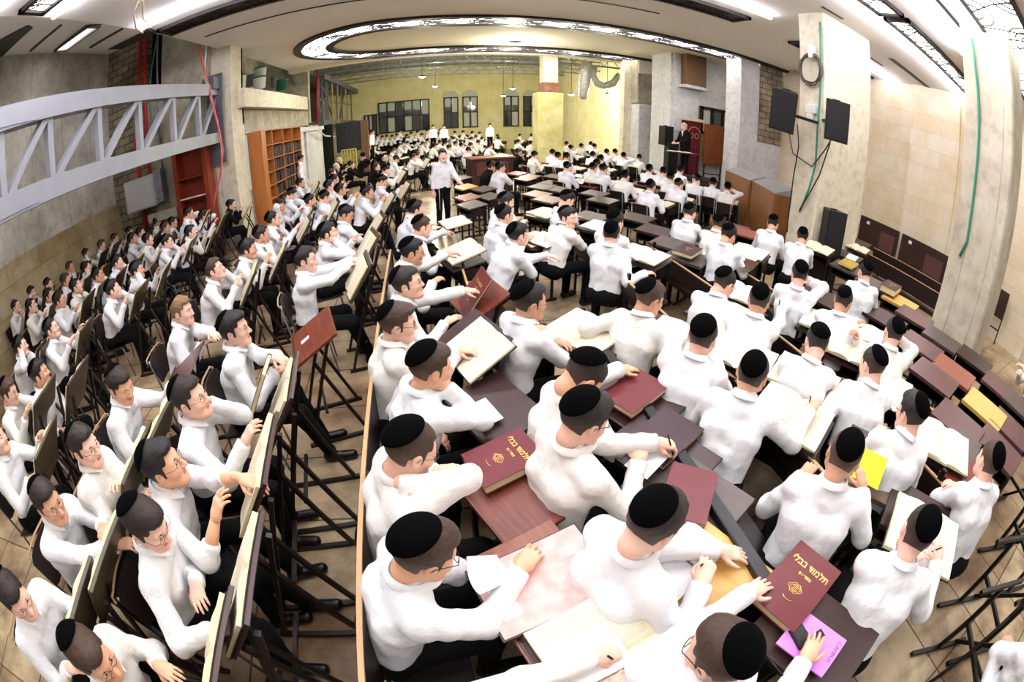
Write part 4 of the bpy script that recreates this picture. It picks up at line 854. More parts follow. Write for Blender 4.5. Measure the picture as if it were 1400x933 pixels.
def closed_book(M, W=.26, H=.36, T=.045, cov='r', label=None, group=None, title=0):
    k = (W, H, T, cov)
    if k not in _bk: _bk[k] = closed_book_tpl(*k)
    e = put('closed_book', _bk[k], M, label, 'book', group)
    if title:
        for (s, size, y) in (('ילבב דומלת', .047, .095), ('זוע רדהו', .022, .045)):
            letter(s, size*title, GOLD, e, Matrix.Translation((0, y*title, T+.001)), .0008, .0008*title)
        mb = MB(); r = .034*title; mb.tube([(r*math.cos(t)*(1+.14*math.cos(4*t)), -.03*title+r*.75*math.sin(t)*(1+.1*math.cos(6*t)), T+.001) for t in np.linspace(0, 2*PI, 32, endpoint=False)], .0022*title, 5, True)
        mb.tube([(r*.72*math.cos(t)*(1+.14*math.cos(4*t)), -.03*title+r*.5*math.sin(t), T+.001) for t in np.linspace(0, 2*PI, 24, endpoint=False)], .0014*title, 5, True)
        for q in (-.012, -.004, .004, .012): mb.box(-r*.42, -.03*title+q*title-.0012, T, r*.42, -.03*title+q*title+.0012, T+.0015)
        mb.tube([(r*.8*math.cos(t), -.085*title-.012*math.sin(t)*title, T+.001) for t in np.linspace(.3, PI-.3, 9)], .0020*title, 5); mb.build('emblem', GOLD, e)
    return e
def sheet(M, W, H, label, m=None, curl=0., cat='paper', name='paper_sheet'):
    n = 8; V = []; F = []
    for j in range(n+1):
        for i in range(n+1): u, v = i/n-.5, j/n-.5; V.append((u*W, v*H, .001+curl*(u*u+v*u)))
    for j in range(n):
        for i in range(n): a = j*(n+1)+i; F.append((a, a+1, a+n+2, a+n+1))
    me = bpy.data.meshes.new(name); k = len(V); V2 = V+[(x, y, z-.0012) for x, y, z in V]; F2 = F+[tuple(q+k for q in reversed(f)) for f in F]
    me.from_pydata(V2, [], F2); me.materials.append(m or PAPER); me.update(); o = bpy.data.objects.new(name, me); COL.objects.link(o); o.matrix_world = M; return tag(o, label, cat)
def flat_at(px, py, z, az, tilt=0., roll=0.):
    p = at(px, py, z); return Matrix.Translation(p) @ Matrix.Rotation(rot_az(az), 4, 'Z') @ Matrix.Rotation(tilt, 4, 'X') @ Matrix.Rotation(roll, 4, 'Y')
# --- chair, bench
_ch = {}
def chair_tpl():
    parts = []; W = .40
    def curved(name, x0, z0, hgt, back):
        mb = MB(); n = 8; V = []; F = []
        for i in range(n+1):
            t = i/n*2-1; x = t*W/2
            for (o, q) in ((0, 0), (.012, 0), (.012, 1), (0, 1)):
                if back: V.append((x, -.20+.03*t*t+o-.05*q, z0+hgt*q-.03*t**6*q+.03*t**6*(1-q)))
                else: V.append((x*(1-.08*q), -.19+.38*q, z0-o-.012*(1-t*t)))
        for i in range(n):
            for k in range(4): q = (k+1) % 4; F.append((i*4+k, i*4+q, i*4+4+q, i*4+4+k))
        F += [(3, 2, 1, 0), tuple(n*4+k for k in range(4))]; mb.add(V, F); return (name, mb.mesh(name, [DKW, PLY]))
    parts.append(curved('seat', 0, .455, 0, False)); parts.append(curved('backrest', 0, .60, .25, True))
    mb = MB(); mb.tube([(-W/2, -.245, .83), (-W/2*.9, -.262, .852), (0, -.275, .856), (W/2*.9, -.262, .852), (W/2, -.245, .83)], .008, 6); parts.append(('backrest_edge', mb.mesh('backrest_edge', PLY)))
    for s in (-1, 1):
        x = s*.17; parts.append(('leg', MB().tube([(x, -.24, .84), (x, -.19, .44), (x, -.23, .01)], .011, 8).mesh('leg', GALV, True))); parts.append(('leg', MB().tube([(x, -.18, .42), (x, .16, .43), (x, .20, .01)], .011, 8).mesh('leg', GALV, True)))
    return parts
CHAIRS = []
def chair(x, y, az, label=None, group=None, z=0.):
    if 'c' not in _ch: _ch['c'] = chair_tpl()
    e = empty('wooden_chair', (x, y, z), rot_az(az), label, 'chair', group)
    bk = None
    for n, me in _ch['c']:
        o = link(n, me, bk if n == 'backrest_edge' else e)
        if n == 'backrest': bk = o
    CHAIRS.append(e); return e
def bench(xc, y0, y1, label, group=None, face=90, z=0., hgt=.86):
    """long bench along Y whose sitters face +X"""
    L = y1-y0; e = empty('bench', (xc, (y0+y1)/2, z), 0, label, 'bench', group)
    MB().box(.02, -L/2, .425, .36, L/2, .455, .004).build('seat', DKW, e); MB().box(-.02, -L/2, .56, .004, L/2, hgt-.012, .002).box(.0, -L/2, .46, .012, L/2, .5).build('backrest', DKW, e)
    MB().box(-.021, -L/2, hgt-.012, .002, L/2, hgt).build('backrest_edge', PLY, [c for c in e.children if c.name.startswith('backrest')][0])
    n = max(2, int(L/1.6)+1)
    for i in range(n): y = -L/2+.06+(L-.12)*i/(n-1); MB().box(-.015, y-.02, 0, .015, y+.02, .84).box(-.015, y-.02, .38, .34, y+.02, .425).box(.30, y-.02, 0, .34, y+.02, .42).build('end_frame', BLKM, e)
    return e
# --- loudspeaker
def speaker(M, label, w=.36, h=.62, d=.34):
    e = empty('loudspeaker', (0, 0, 0), 0, label, 'loudspeaker'); e.matrix_world = M
    mb = MB(); mb.prism([(-w/2, 0), (w/2, 0), (w/2*.72, d), (-w/2*.72, d)], -h/2, h/2, 'z'); mb.build('cabinet', BLK_PLASTIC, e)
    MB().box(-w/2+.015, -.014, -h/2+.02, w/2-.015, -.002, h/2-.02, .004).build('grille', mat('speaker_grille', (.055, .055, .06), .7, bump=(220, .8, .004)), e)
    MB().box(-.07, d*.5, h/2, .07, d*.5+.03, h/2+.02).build('handle', BLK_PLASTIC, e); return e
# ---------------------------------------------------------------- the people and what is in front of them
ORD = ['first', 'second', 'third', 'fourth', 'fifth', 'sixth', 'seventh', 'eighth', 'ninth', 'tenth', 'eleventh', 'twelfth', 'thirteenth', 'fourteenth', 'fifteenth', 'sixteenth', 'seventeenth', 'eighteenth', 'nineteenth', 'twentieth']
TAKEN = []     # desk places already used
def free(x, y, r): return all((x-a)**2+(y-b)**2 > r*r for a, b in TAKEN)
LR = random.Random(3)
def ahead(e, d, side=0., az=None):
    a = math.radians(e['az'] if az is None else az); return e.location.x+d*math.sin(a)+side*math.cos(a), e.location.y+d*math.cos(a)-side*math.sin(a)
def furnish(e, who, style='flat', top=None, book='std', az=None, dist=None, seat='chair', dz=0., side=0., shift=0.):
    az = e['az'] if az is None else az; top = top or LR.choice('dddggp' if style == 'flat' else 'vvd'); z = e.location.z if e.location.z > .12 else 0.
    dist = dist or (.62 if style == 'flat' else .60); x, y = ahead(e, dist, side, az)
    if style and free(x, y, .34):
        TAKEN.append((x, y)); d, M = desk(x, y, az, top, style, '%s desk before %s' % (TOPN[top]+(' tilted' if style != 'flat' else ' flat'), who), 'reading desks', z)
        if book: open_book(M @ Matrix.Translation((0, 0 if style == 'flat' else -.02, .012)), book, 'open book before '+who, 'open books on the desks')
    if seat == 'chair': x, y = ahead(e, .02, 0, e['az']); chair(x, y, e['az'], 'wooden chair under '+who, 'chairs', z)
FURN = []
def row(name, body, head, lod, spots, style='flat', seat='chair', pitch=.1, group=None, **kw):
    for i, s in enumerate(spots):
        o = dict(kw); o.update(s[2] if len(s) > 2 else {}); nm = '%s student from the camera, %s' % (ORD[i], name)
        f = o.pop('furn', {}); hands = o.pop('hands', None) or LR.choice(['DD', 'DC', 'FD', 'SC', 'SS', 'DS', 'TT', 'HS', 'SD'] if style == 'flat' else ['HH', 'HC', 'FH', 'SH', 'HS', 'LC', 'HE'])
        say = o.pop('say', None); gl = o.pop('gl', 1 if LR.random() < .25 else 0)
        o.setdefault('body', body+LR.uniform(-4, 4)); o.setdefault('head', head+LR.uniform(-8, 8)); o.setdefault('pitch', pitch+LR.uniform(-.12, .12)); o.setdefault('hc', LR.choice((0, 0, 0, 1, 1, 2))); o.setdefault('lean', LR.uniform(.1, .3))
        lab = 'white shirted '+(say or nm) if not o.get('coat') else 'black coated '+(say or nm)
        if not isinstance(hands, str): L_, R_ = hands
        else: L_, R_ = hands[0], hands[1]
        o.setdefault('lod', lod); e = person(s[0], s[1], L=L_, R=R_, label=lab, group=group or 'students in white shirts', gl=gl, kip=o.pop('kip', LR.choice((0, 1, 2))), **o)
        e['who'] = 0; FURN.append((e, say or nm, dict(style=style, seat=seat, **f) if not (set(f) & {'style', 'seat'}) else {**dict(style=style, seat=seat), **f}))
def flush():
    for e, who, f in FURN:
        if f.get('none'): continue
        furnish(e, who, **{k: v for k, v in f.items() if k != 'none'})
    FURN.clear()
NO = dict(furn=dict(style=None))
ND = lambda **k: dict(furn=dict(style=None), **k)
# ---- right of the aisle: benches of row A, B, C ... (nearest first)
row('first bench right of aisle', 76, 70, 'n', [
 (655, 1010, ND(say='student at the bottom edge whose writing arm crosses the open folio', hands=((832, 890, .87, 'pen'), (852, 938, .87, 'soft')), pen=1)),
 (578, 752, ND(say='student with gold glasses, chin on fist, before the pink album', head=72, pitch=.45, hc=2, st=0, gl=2, kip=2, k=0, hands=('C', (712, 780, .86, 'soft')), lean=.35)),
 (560, 612, ND(say='student scratching his neck, elbow toward the burgundy folio', head=68, pitch=.45, hc=2, gl=1, kip=2, st=1, hands=('S', 'N'), lean=.32)),
 (588, 500, ND(say='student holding his throat before the white envelope desk', head=70, pitch=.22, hc=2, st=0, kip=2, k=1, hands=('L', 'F'))),
 (543, 440, ND(say='student in thin glasses holding the book with a lifted page', head=84, pitch=.15, hc=2, st=3, gl=2, kip=1, hands=((628, 478, .92, 'soft'), (622, 487, .9, 'soft')))),
 (557, 386, ND(say='student in glasses looking up beside the standing burgundy book', head=98, pitch=-.12, hc=1, st=0, gl=1, kip=1, k=3, hands=((672, 392, 1.0, 'soft'), 'D'))),
 (563, 343, dict(say='dark haired student in glasses behind the large folio', head=86, pitch=.15, hc=0, st=0, gl=1, hands=((610, 348, .98, 'soft'), 'S'), furn=dict(style=None))),
 (577, 309, dict(head=76, hc=2, st=1, furn=dict(style='flat', book=None), hands=((628, 312, .92, 'soft'), 'D'))),
 (568, 285, dict(head=70, hc=0, hands='DD', furn=dict(style=None)))], seat=None)
row('second bench right of aisle', 68, 66, 'n', [
 (1200, 1030, ND(say='student below the frame reaching to the violet notepad', hands=((1100, 905, .87, 'flat'), 'D'), hc=1)),
 (988, 893, ND(say='student seen from above reaching onto the lower burgundy folio', body=60, head=-15, pitch=.25, hc=2, st=0, gl=2, kip=0, hands=((1033, 803, .89, 'flat'), 'D'), lean=.3)),
 (893, 712, ND(say='dark haired student writing in the spiral notebook', body=72, head=68, pitch=.5, hc=1, st=2, k=1, kip=1, hands=((985, 752, .87, 'flat'), (958, 800, .89, 'pen')), pen=1, lean=.2)),
 (798, 570, ND(say='student in glasses holding a pen over a folded paper', body=72, head=74, pitch=.4, hc=1, gl=2, kip=0, hands=((905, 605, .92, 'pen'), (873, 632, .88, 'flat')), pen=1, lean=.14)),
 (797, 512, ND(say='student bowing his head with an arm around a burgundy book', body=80, head=86, pitch=.8, hc=1, st=1, kip=2, hands=((848, 505, .92, 'flat'), 'T'), lean=.25)),
 (724, 411, ND(say='student with folded arms before the wide blank page', body=70, head=80, pitch=.1, hc=0, st=0, gl=1, kip=2, k=2, hands='TT')),
 (708, 320, ND(say='student resting both forearms on a bench back', body=72, head=72, pitch=.05, hc=0, st=0, gl=1, kip=1, hands=((748, 350, .92, 'soft'), 'T'), lean=.4)),
 (690, 293, dict(hc=0, head=70)), (684, 229, dict(hc=0, say='student in profile with hand at mouth beside the dark lectern desk', head=78, hands='LC', furn=dict(style=None)))], seat=None)
row('third bench right of aisle', 62, 66, 'n', [
 (1256, 728, ND(say='student writing at the open folio over the marble floor', body=52, head=62, pitch=.35, hc=1, st=1, kip=1, hands=((1240, 765, .87, 'soft'), (1281, 770, .9, 'pen')), pen=1, lean=.36)),
 (1155, 622, ND(say='brown haired student holding a yellow note', body=48, head=62, pitch=.3, hc=2, st=1, kip=1, hands=('S', (1180, 668, .92, 'soft')), lean=.28)),
 (1029, 510, ND(say='student with raised pen before the printed double page', body=52, head=55, pitch=.2, hc=1, st=1, kip=1, hands=('S', (1108, 562, .93, 'pen')), pen=1, lean=.34)),
 (961, 459, ND(say='student with hand flat on a white book', body=52, head=52, pitch=.2, hc=1, st=1, kip=2, hands=((950, 426, .92, 'flat'), (978, 490, .88, 'flat')), lean=.3)),
 (888, 406, ND(say='brown haired student in black glasses, arm over the bench', body=60, head=78, pitch=.3, hc=2, st=0, gl=2, kip=1, k=3, hands=('Z', (938, 470, .85, 'soft')), lean=.3)),
 (836, 318, ND(say='broad backed student turned away with hand on the bench', body=35, head=32, pitch=.1, hc=0, st=1, kip=1, hands=('T', (883, 374, .80, 'soft')), lean=.15)),
 (841, 302, ND(hc=0, body=60)),
 (776, 296, ND(say='student looking back toward the camera', head=135, pitch=.1, hc=0, st=3, kip=0, k=1, body=70)),
 (775, 272, ND(say='student leaning over his writing with white pen raised', pitch=.45, head=80, hc=0, hands=('S', 'C'))),
 (691, 275, ND(hc=1, head=84, pitch=.3))], seat=None)
row('fourth bench right of aisle', 58, 62, 'n', [
 (1194, 499, ND(say='broad student leaning on the folio, back to camera', body=42, head=20, pitch=.35, hc=1, st=1, kip=0, hands=((1140, 540, .86, 'soft'), 'T'), lean=.35)),
 (1117, 468, ND(say='student bent with arm round an open folio', body=55, head=42, pitch=.5, hc=0, st=1, kip=2, lean=.42, hands=('T', 'T'))),
 (1038, 409, ND(say='student with wrist raised holding a pen above the folio', body=50, head=48, pitch=.2, hc=1, st=1, kip=1, hands=((1040, 455, .88, 'flat'), (1082, 392, 1.0, 'pen')), pen=1)),
 (990, 386, ND(say='student in glasses leaning over his open book', body=65, head=80, pitch=.45, hc=1, gl=2, kip=1, lean=.4, hands=('T', 'T'))),
 (996, 320, dict(body=62, head=70, pitch=.4, hc=0, gl=1)), (983, 305, dict(body=58, head=60, pitch=.2, hc=1, furn=dict(style=None))), (943, 290, dict(body=60, head=60, pitch=.3, hc=1, furn=dict(style=None)))], seat=None)
row('fifth bench right of aisle', 55, 58, 'n', [
 (1247, 564, ND(say='student in black glasses left of the blank spread', body=50, head=20, pitch=.25, hc=0, st=2, gl=2, kip=1, hands='SS')),
 (1222, 454, ND(say='student hiding his face behind a raised forearm', body=48, head=42, pitch=.2, hc=0, st=1, kip=1, hands=('T', 'E'))),
 (1153, 411, ND(say='student in glasses pinching a pen with both hands', body=60, head=70, pitch=.35, hc=1, gl=2, kip=1, hands=((1165, 445, .95, 'soft'), (1170, 462, .93, 'pen')), lean=.3)),
 (1093, 374, ND(say='student touching his ear, elbow out, beside the wooden bench', body=45, head=40, pitch=.2, hc=0, st=1, kip=0, hands=('T', 'E')))], seat=None)
row('sixth bench right of aisle', 52, 50, 'n', [
 (1353, 630, ND(say='student with folded arms nearest the empty right desks', body=30, head=42, pitch=.15, hc=2, st=1, kip=1, hands='TT', lean=.3)),
 (1183, 372, ND(say='student writing below the pale burgundy books', body=45, head=30, pitch=.3, hc=0, st=1, kip=0, hands='DD')),
 (1097, 323, ND(body=60, head=50, pitch=.35, hc=0, hands='TT')), (1057, 305, ND(body=60, head=60, pitch=.4, hc=0, hands='SS'))], seat=None)
# right edge sitters
row('right edge', 250, 250, 'n', [(1432, 500, dict(say='student at the right edge holding a phone, knees up', body=262, head=262, pitch=.3, hands=((1386, 492, .92, 'soft'), (1394, 510, .9, 'soft')), furn=dict(style=None, seat='chair'))),
 (1440, 905, dict(say='student in the bottom right corner with hand on knee', body=285, head=285, hands=((1366, 856, .62, 'soft'), 'L'), furn=dict(style=None, seat='chair')))])
# ---- left of the aisle
LKW = dict(style='tall', pitch=.02)
row('aisle row left of the aisle', 78, 64, 'n', [
 (121, 893, ND(say='student in round glasses bent low at the bottom left', body=80, head=100, pitch=.35, hc=2, gl=1, kip=0, hands='SD', lean=.3)),
 (197, 714, ND(say='student in round glasses turning a large page', body=82, head=95, pitch=.45, hc=1, st=3, gl=1, kip=1, k=2, hands=((268, 800, .80, 'soft'), (290, 862, .86, 'soft')), lean=.22)),
 (221, 634, ND(say='dark haired student reaching up to a standing folio', body=80, head=72, pitch=-.05, hc=0, st=3, kip=1, k=1, hands=((340, 655, 1.06, 'soft'), 'H'), sleeve=.45, lean=.25)),
 (259, 543, ND(say='student with glasses, fist at chin, slumped sideways', body=82, head=86, pitch=-.05, hc=1, st=0, gl=1, kip=1, k=3, hands=('F', 'H'), lean=.15)),
 (320, 449, ND(say='straight backed student with thin glasses behind the folded board', body=80, head=84, pitch=0., hc=0, st=3, gl=1, kip=1, k=2, hands=((392, 492, 1.04, 'soft'), 'S'), lean=.12)),
 (417, 354, dict(say='student in glasses clasping hands on the folio edge', body=78, head=84, pitch=0., hc=0, st=0, gl=1, kip=1, hands=((484, 355, 1.0, 'soft'), (478, 362, 1.0, 'soft')), lean=.08, furn=dict(style='tall'))),
 (448, 318, dict(say='student leaning cheek on hand above the folio edge', head=80, pitch=-.05, hc=0, hands=('H', 'F'))), (473, 292, dict(say='young student in black glasses looking down at his book', head=95, pitch=.4, hc=0, st=0, gl=2, k=3)), (502, 263, dict(head=80, hc=0, hands=('H', 'H'), pitch=.0)), (522, 247, dict(head=80, pitch=.5, hc=0)), (565, 215, dict(say='student covering his mouth with both hands beside the standing man', head=80, hc=0, hands='FF'))], **LKW)
row('second row left of aisle', 76, 64, 'n', [
 (17, 812, ND(say='student in glasses at the lower left corner reading down', body=90, head=100, pitch=.4, hc=1, gl=1, hands='SD', lean=.25)),
 (64, 684, ND(say='student in glasses writing, wrist watch, far lower left', body=84, head=100, pitch=.2, hc=1, st=0, gl=1, kip=1, hands=((140, 720, .95, 'soft'), (160, 745, .93, 'soft')), lean=.3)),
 (114, 608, ND(say='student in glasses turning toward a lifted page', body=80, head=90, pitch=.15, hc=1, st=0, gl=1, kip=1, hands=((165, 660, .95, 'soft'), 'S'))),
 (163, 525, ND(say='bowed student stretching an arm over his neighbour desk', body=84, head=104, pitch=.4, hc=1, st=0, kip=1, hands=((235, 530, 1.0, 'flat'), 'S'))),
 (248, 424, ND(say='fair haired student gripping his desk before the dark board', body=80, head=88, pitch=.1, hc=3, st=0, kip=1, k=0, hands=((315, 462, 1.0, 'flat'), 'S'))),
 (293, 368, dict(say='student rubbing his nose under his glasses', head=80, pitch=-.2, hc=2, gl=1, kip=0, hands='FH')), (339, 340, dict(hc=0, head=80)), (357, 320, dict(hc=1, furn=dict(style=None))), (373, 299, dict(hc=0, hands='CH')), (383, 282, dict(head=150, gl=1, say='student in glasses facing the camera near the bookcase')), (398, 265, dict(pitch=.5, hc=0)), (411, 250, dict(hc=0, head=80)), (424, 274, dict(hc=0, furn=dict(style='tall'))), (444, 269, dict(hc=0, pitch=.3)), (465, 259, dict(hc=0, hands='HH')), (450, 254, dict(hc=0, furn=dict(style=None))), (457, 245, dict(hc=0, furn=dict(style=None))), (528, 232, dict(hc=1, pitch=.3))], **LKW)
row('fifth row from left wall', 74, 64, 'm', [(-6, 600, {}), (11, 535, dict(pitch=.3, hc=2, gl=1)), (54, 510, dict(pitch=.0, hc=0, hands='LL')), (187, 369, dict(hc=0)), (228, 330, dict(hc=0, hands='FH')), (261, 317, dict(hc=0)), (279, 295, dict(hc=0, hands='EH'))], **LKW)
row('fourth row from left wall', 74, 62, 'm', [(28, 473, dict(hc=0)), (70, 449, dict(hc=0, hands='HH')), (154, 395, dict(hc=0, hands='FH')), (202, 327, {}), (226, 311, {}), (258, 291, dict(hands='EC', hc=0, hz=1.32))], **LKW)
row('third row from left wall', 74, 60, 'm', [(81, 410, dict(gl=1, hc=0)), (104, 391, dict(hc=0, hands='CH')), (134, 376, dict(hc=0)), (160, 358, dict(hc=0)), (181, 326, {}), (236, 304, dict(hc=0))], **LKW)
row('second row from left wall', 74, 60, 'm', [(43, 418, dict(gl=1, hc=0, hands='CH')), (67, 404, {}), (90, 383, {}), (118, 366, {}), (215, 303, {})], **LKW)
row('row against left stone wall', 76, 70, 'm', [(22, 419, {}), (43, 400, {}), (66, 389, {}), (96, 365, dict(hands='LC')), (118, 347, {}), (139, 335, dict(hc=2)), (157, 326, dict(gl=1)), (177, 317, {}), (192, 318, {})], **LKW)
# bearded men and elders
row('left pier', 74, 68, 'n', [(316, 280, dict(say='bearded man hand at mouth below the left pier', coat=True, beard=.35, kip=1, hands='CH', hc=0, furn=dict(style='tall', top='y', book='small')))])
row('under mezzanine', 72, 72, 'm', [(454, 236, dict(coat=True, kip=None, hc=0, st=1, hands='HS', say='bald man reading nearest the dark curtain')), (460, 228, dict(coat=True, kip=None, hc=4, st=1, hands='CH', say='bald man resting mouth on hand behind the first bald man')), (464, 219, dict(coat=True, kip=None, hc=4, st=1, say='elderly man behind both bald men')),
 (480, 225, dict(coat=True, kip=1, hc=0, hands='FC', say='man rubbing his brow by the lattice gate')), (496, 216, dict(coat=True, beard=.8, hat=True, hc=4, say='white bearded man in a black hat')), (514, 228, dict(coat=True, hc=0, pitch=-.2, say='dark coated man looking upward, right of the black hat')), (526, 217, dict(coat=True, hc=4, beard=.3, kip=1, say='grey haired man behind the upward looking man')), (530, 194, dict(coat=True, hat=True, beard=.8, hc=4, say='second bearded man in dark hat, farther back')), (709, 208, dict(coat=True, beard=.3, hc=2, kip=1, say='bearded man in dark suit left of the central column')), (672, 227, dict(coat=True, hc=0, kip=0, say='man in black behind the big lectern desk'))], seat=None, style=None)
# ---- middle of the hall, toward the central column and the speaker
row('bench beside the central column', 70, 66, 'm', [(731, 212, dict(hands='SD', hc=0)), (726, 196, {}), (709, 194, {}), (727, 184, {}), (711, 184, {})])
row('bench right of the central column', 60, 60, 'm', [(776, 228, {}), (775, 214, {}), (781, 202, {}), (763, 207, dict(hz=1.3)), (756, 203, dict(hz=1.32)), (775, 197, {}), (784, 181, dict(hands='EE'))])
row('bench toward the oak cupboards', 58, 58, 'm', [(825, 231, {}), (811, 229, {}), (816, 224, dict(furn=dict(style=None))), (822, 217, {}), (811, 212, {}), (795, 200, {}), (813, 200, {}), (808, 197, dict(furn=dict(style=None))), (829, 183, {})])
row('bench before the white column', 55, 56, 'm', [(890, 254, dict(hc=0)), (855, 240, dict(hc=0)), (888, 231, dict(hc=0, hands='TE')), (874, 216, dict(pitch=.4)), (853, 213, dict(hands='EE')), (841, 208, dict(hands='FF')), (830, 208, {})])
row('bench below the speaker', 50, 50, 'm', [(928, 252, dict(head=70, pitch=.3)), (917, 242, {}), (907, 235, {}), (930, 233, {}), (952, 245, dict(head=-10, pitch=.3))])
row('front bench by wooden cabinets', 48, 45, 'm', [(995, 256, dict(hands='TE', hc=0)), (975, 250, dict(hc=0, hands='TC'))])
row('ranks behind big lectern desk', 72, 68, 'm', [(670, 200, dict(hands='DC')), (640, 206, dict(pitch=.6)), (631, 199, {}), (537, 206, dict(hands='EH')), (541, 218, dict(pitch=.6, hc=0)), (594, 200, {}), (585, 192, {}), (610, 196, dict(head=100)), (621, 190, {}), (557, 196, dict(pitch=.3)), (506, 201, {}), (512, 201, {}), (520, 193, {}), (570, 212, {})], group='students crowded before the mezzanine')
flush()
# far crowd under the back windows, a few pixels each
FAR = [(577, 185), (585, 190), (600, 184), (622, 182), (608, 186), (618, 189), (645, 190), (646, 182), (656, 183), (667, 185), (673, 188), (538, 187), (543, 185), (549, 187), (530, 187), (564, 183), (558, 186), (571, 181), (590, 184), (596, 189), (612, 181),
       (629, 187), (634, 181), (640, 186), (652, 188), (661, 190), (680, 184), (552, 192), (562, 192), (572, 190), (547, 180), (517, 186), (524, 188), (604, 179), (586, 179), (630, 194), (655, 195), (646, 199), (625, 197), (602, 195), (615, 202), (683, 190), (580, 197), (548, 199)]
protos = []
for i, (x, y) in enumerate(FAR):
    if i < 9:
        e = person(x, y, body=70+LR.uniform(-8, 8), head=66+LR.uniform(-20, 20), pitch=LR.uniform(0, .4), L=LR.choice('DSH'), R=LR.choice('CDT'), lod='f', hc=LR.choice((0, 0, 1)), kip=1, lean=LR.uniform(.1, .35)); protos.append(e)
    else:
        p = protos[i % 9]; e = copy_tree(p); w = at(x, y, 1.17)
        if w.y > 30 or w.z > 5 or (w-Vector((0, 0, EYE))).length > 40: d = Vector(ray(x, y).tolist()); w = Vector((0, 0, EYE))+d*(29.5/d.y)
        e.location = (w.x-.2, w.y-.05, w.z-1.17)
    e.location.z = 0 if e.location.z < .16 else e.location.z
    tag(e, 'distant white shirted student in the crowd below the wide back windows', 'person', 'distant crowd below the back windows')
    if i % 2 == 0:
        d = DESKS[0]; c, M = desk(e.location.x+.55, e.location.y+.2, 72, 'd', 'flat', 'dark desk among the distant crowd below the back windows', 'desks in the distant crowd', e.location.z)
struct('floor_back_rise', MB().box(-6, 26.5, 0, 9, 33, .02), FLOORM)
# standing people
def standing(px, py, d, body, head, lab, **k):
    p = Vector(ray(px, py).tolist())*d+Vector((0, 0, EYE)); z = p.z; kw = dict(L='Z', R='Z', lean=.03, stand=True, lod='m', hc=0); kw.update(k)
    e = person(px, py, body=body, head=head, pos=(p.x, p.y, 0), hz=z, label=lab, group=None, **kw); return e
def stand_on_floor(px, py, body, head, lab, hp=1.70, floor=0., **k):
    w = at(px, py, hp+floor); kw = dict(L='Z', R='Z', lean=.03, stand=True, lod='n', hc=0); kw.update(k); e = person(px, py, body=body, head=head, pos=(w.x, w.y, 0), hz=hp+floor, label=lab, **kw); e.location.z = floor; return e
stand_on_floor(605, 205, 150, 172, 'tall young man standing in white shirt with tassels, looking at camera', hp=1.74, L='D', R='Z', tassels=True, pitch=.05, k=1, st=0, kip=1)
stand_on_floor(411, 214, 75, 68, 'dark haired man standing by the bookcase in white shirt', hp=1.70, kip=None)
for (x, y, lb) in ((592, 174, 'left one of two men standing before the yellow wall'), (607, 174, 'right one of two men standing before the yellow wall'), (670, 172, 'man standing alone before the yellow wall under the pendant lamps'), (509, 181, 'right one of three men standing under the mezzanine windows'), (501, 180, 'middle one of three men standing under the mezzanine windows'), (498, 187, 'left one of three men standing under the mezzanine windows')):
    d = Vector(ray(x, y).tolist()); t = 27/d.y if y < 178 else 23/d.y; e = standing(x, y, t, 170 if y < 178 else 110, 165 if y < 178 else 90, lb); zz = e.location.z
    if zz > .05: tag(MB().box(-.3, -.3, 0, .3, .3, zz).build('step_block', DKW, None, Matrix.Translation((e.location.x, e.location.y, 0))), 'dark step under the '+' '.join(lb.split()[:6]), 'step')
# the speaker, his stand, curtain and panel
PL = .84
struct('floor_platform', MB().box(7.0, 11.6, 0, 9.1, 13.1, PL), mat('dark_platform', (.16, .12, .10), .7))
w = at_Y(935, 183, 12.15); e = person(935, 183, body=262, head=255, pitch=.3, L='D', R='S', pos=(w.x, w.y, 0), hz=w.z-.02, stand=True, coat=True, beard=.9, hc=4, kip=1, lod='m', lean=.08, sleeve=1., label='white bearded speaker in long black coat at the reading stand'); e.location.z = max(e.location.z, PL)
V1 = at_Y(932, 160, 12.75); V2 = at_Y(958, 166, 12.75)
cu = empty('ark_curtain', (8.6, 12.75, PL), 0, 'crimson embroidered curtain hanging behind the speaker', 'curtain'); R = Matrix.Translation((-8.6, -12.75, -PL))
mb = MB(); n = 30; V = []; F = []
for j in range(2):
    for i in range(n+1): x = V1.x+(9.02-V1.x)*i/n; V.append((x, 12.75+.03*math.sin(i*1.3), (PL+.02, 2.74)[j]))
for i in range(n): F.append((i, i+1, n+2+i, n+1+i))
mb.add(V, F); mb.build('curtain_cloth', mat('crimson_velvet', (.42, .05, .13), .85, noise=(9, (.34, .04, .10), .3)), cu, R, True)
mb = MB(); mb.box(V1.x-.02, 12.66, 2.70, 9.04, 12.70, 2.80); mb.build('valance', mat('cream_gold_trim', (.80, .72, .55), .7), cu, R)
mb = MB(); cx = 8.68; mb.tube([(cx+.24*math.cos(t), 12.68, 2.28+.22*math.sin(t)) for t in np.linspace(.2, PI-.2, 14)], .012, 5)
for q in (-1, 1): mb.tube([(cx+q*.1+.07*math.cos(t), 12.68, 2.2+.09*math.sin(t)) for t in np.linspace(0, 2*PI, 10, endpoint=False)], .010, 5, True)
mb.build('embroidery', GOLD, cu, R)
pn = empty('room_divider', (9.5, 12.55, PL), 0, 'upright reddish brown wooden panel on legs beside the crimson curtain', 'panel'); R = Matrix.Translation((-9.5, -12.55, -PL))
MB().box(9.03, 12.5, 1.28, 9.9, 12.62, 2.68, .01).build('board', mat('cherry_veneer', (.55, .30, .17), .4, noise=(3, (.45, .23, .12), .3, (3, 3, .6))), pn, R)
for x in (9.08, 9.8): MB().bar((x, 12.55, .0), (x, 12.55, 1.3), .035).build('leg', BLKM, pn, R)
MB().bar((9.08, 12.55, .95), (9.8, 12.55, .95), .03).build('crossbar', BLKM, pn, R)
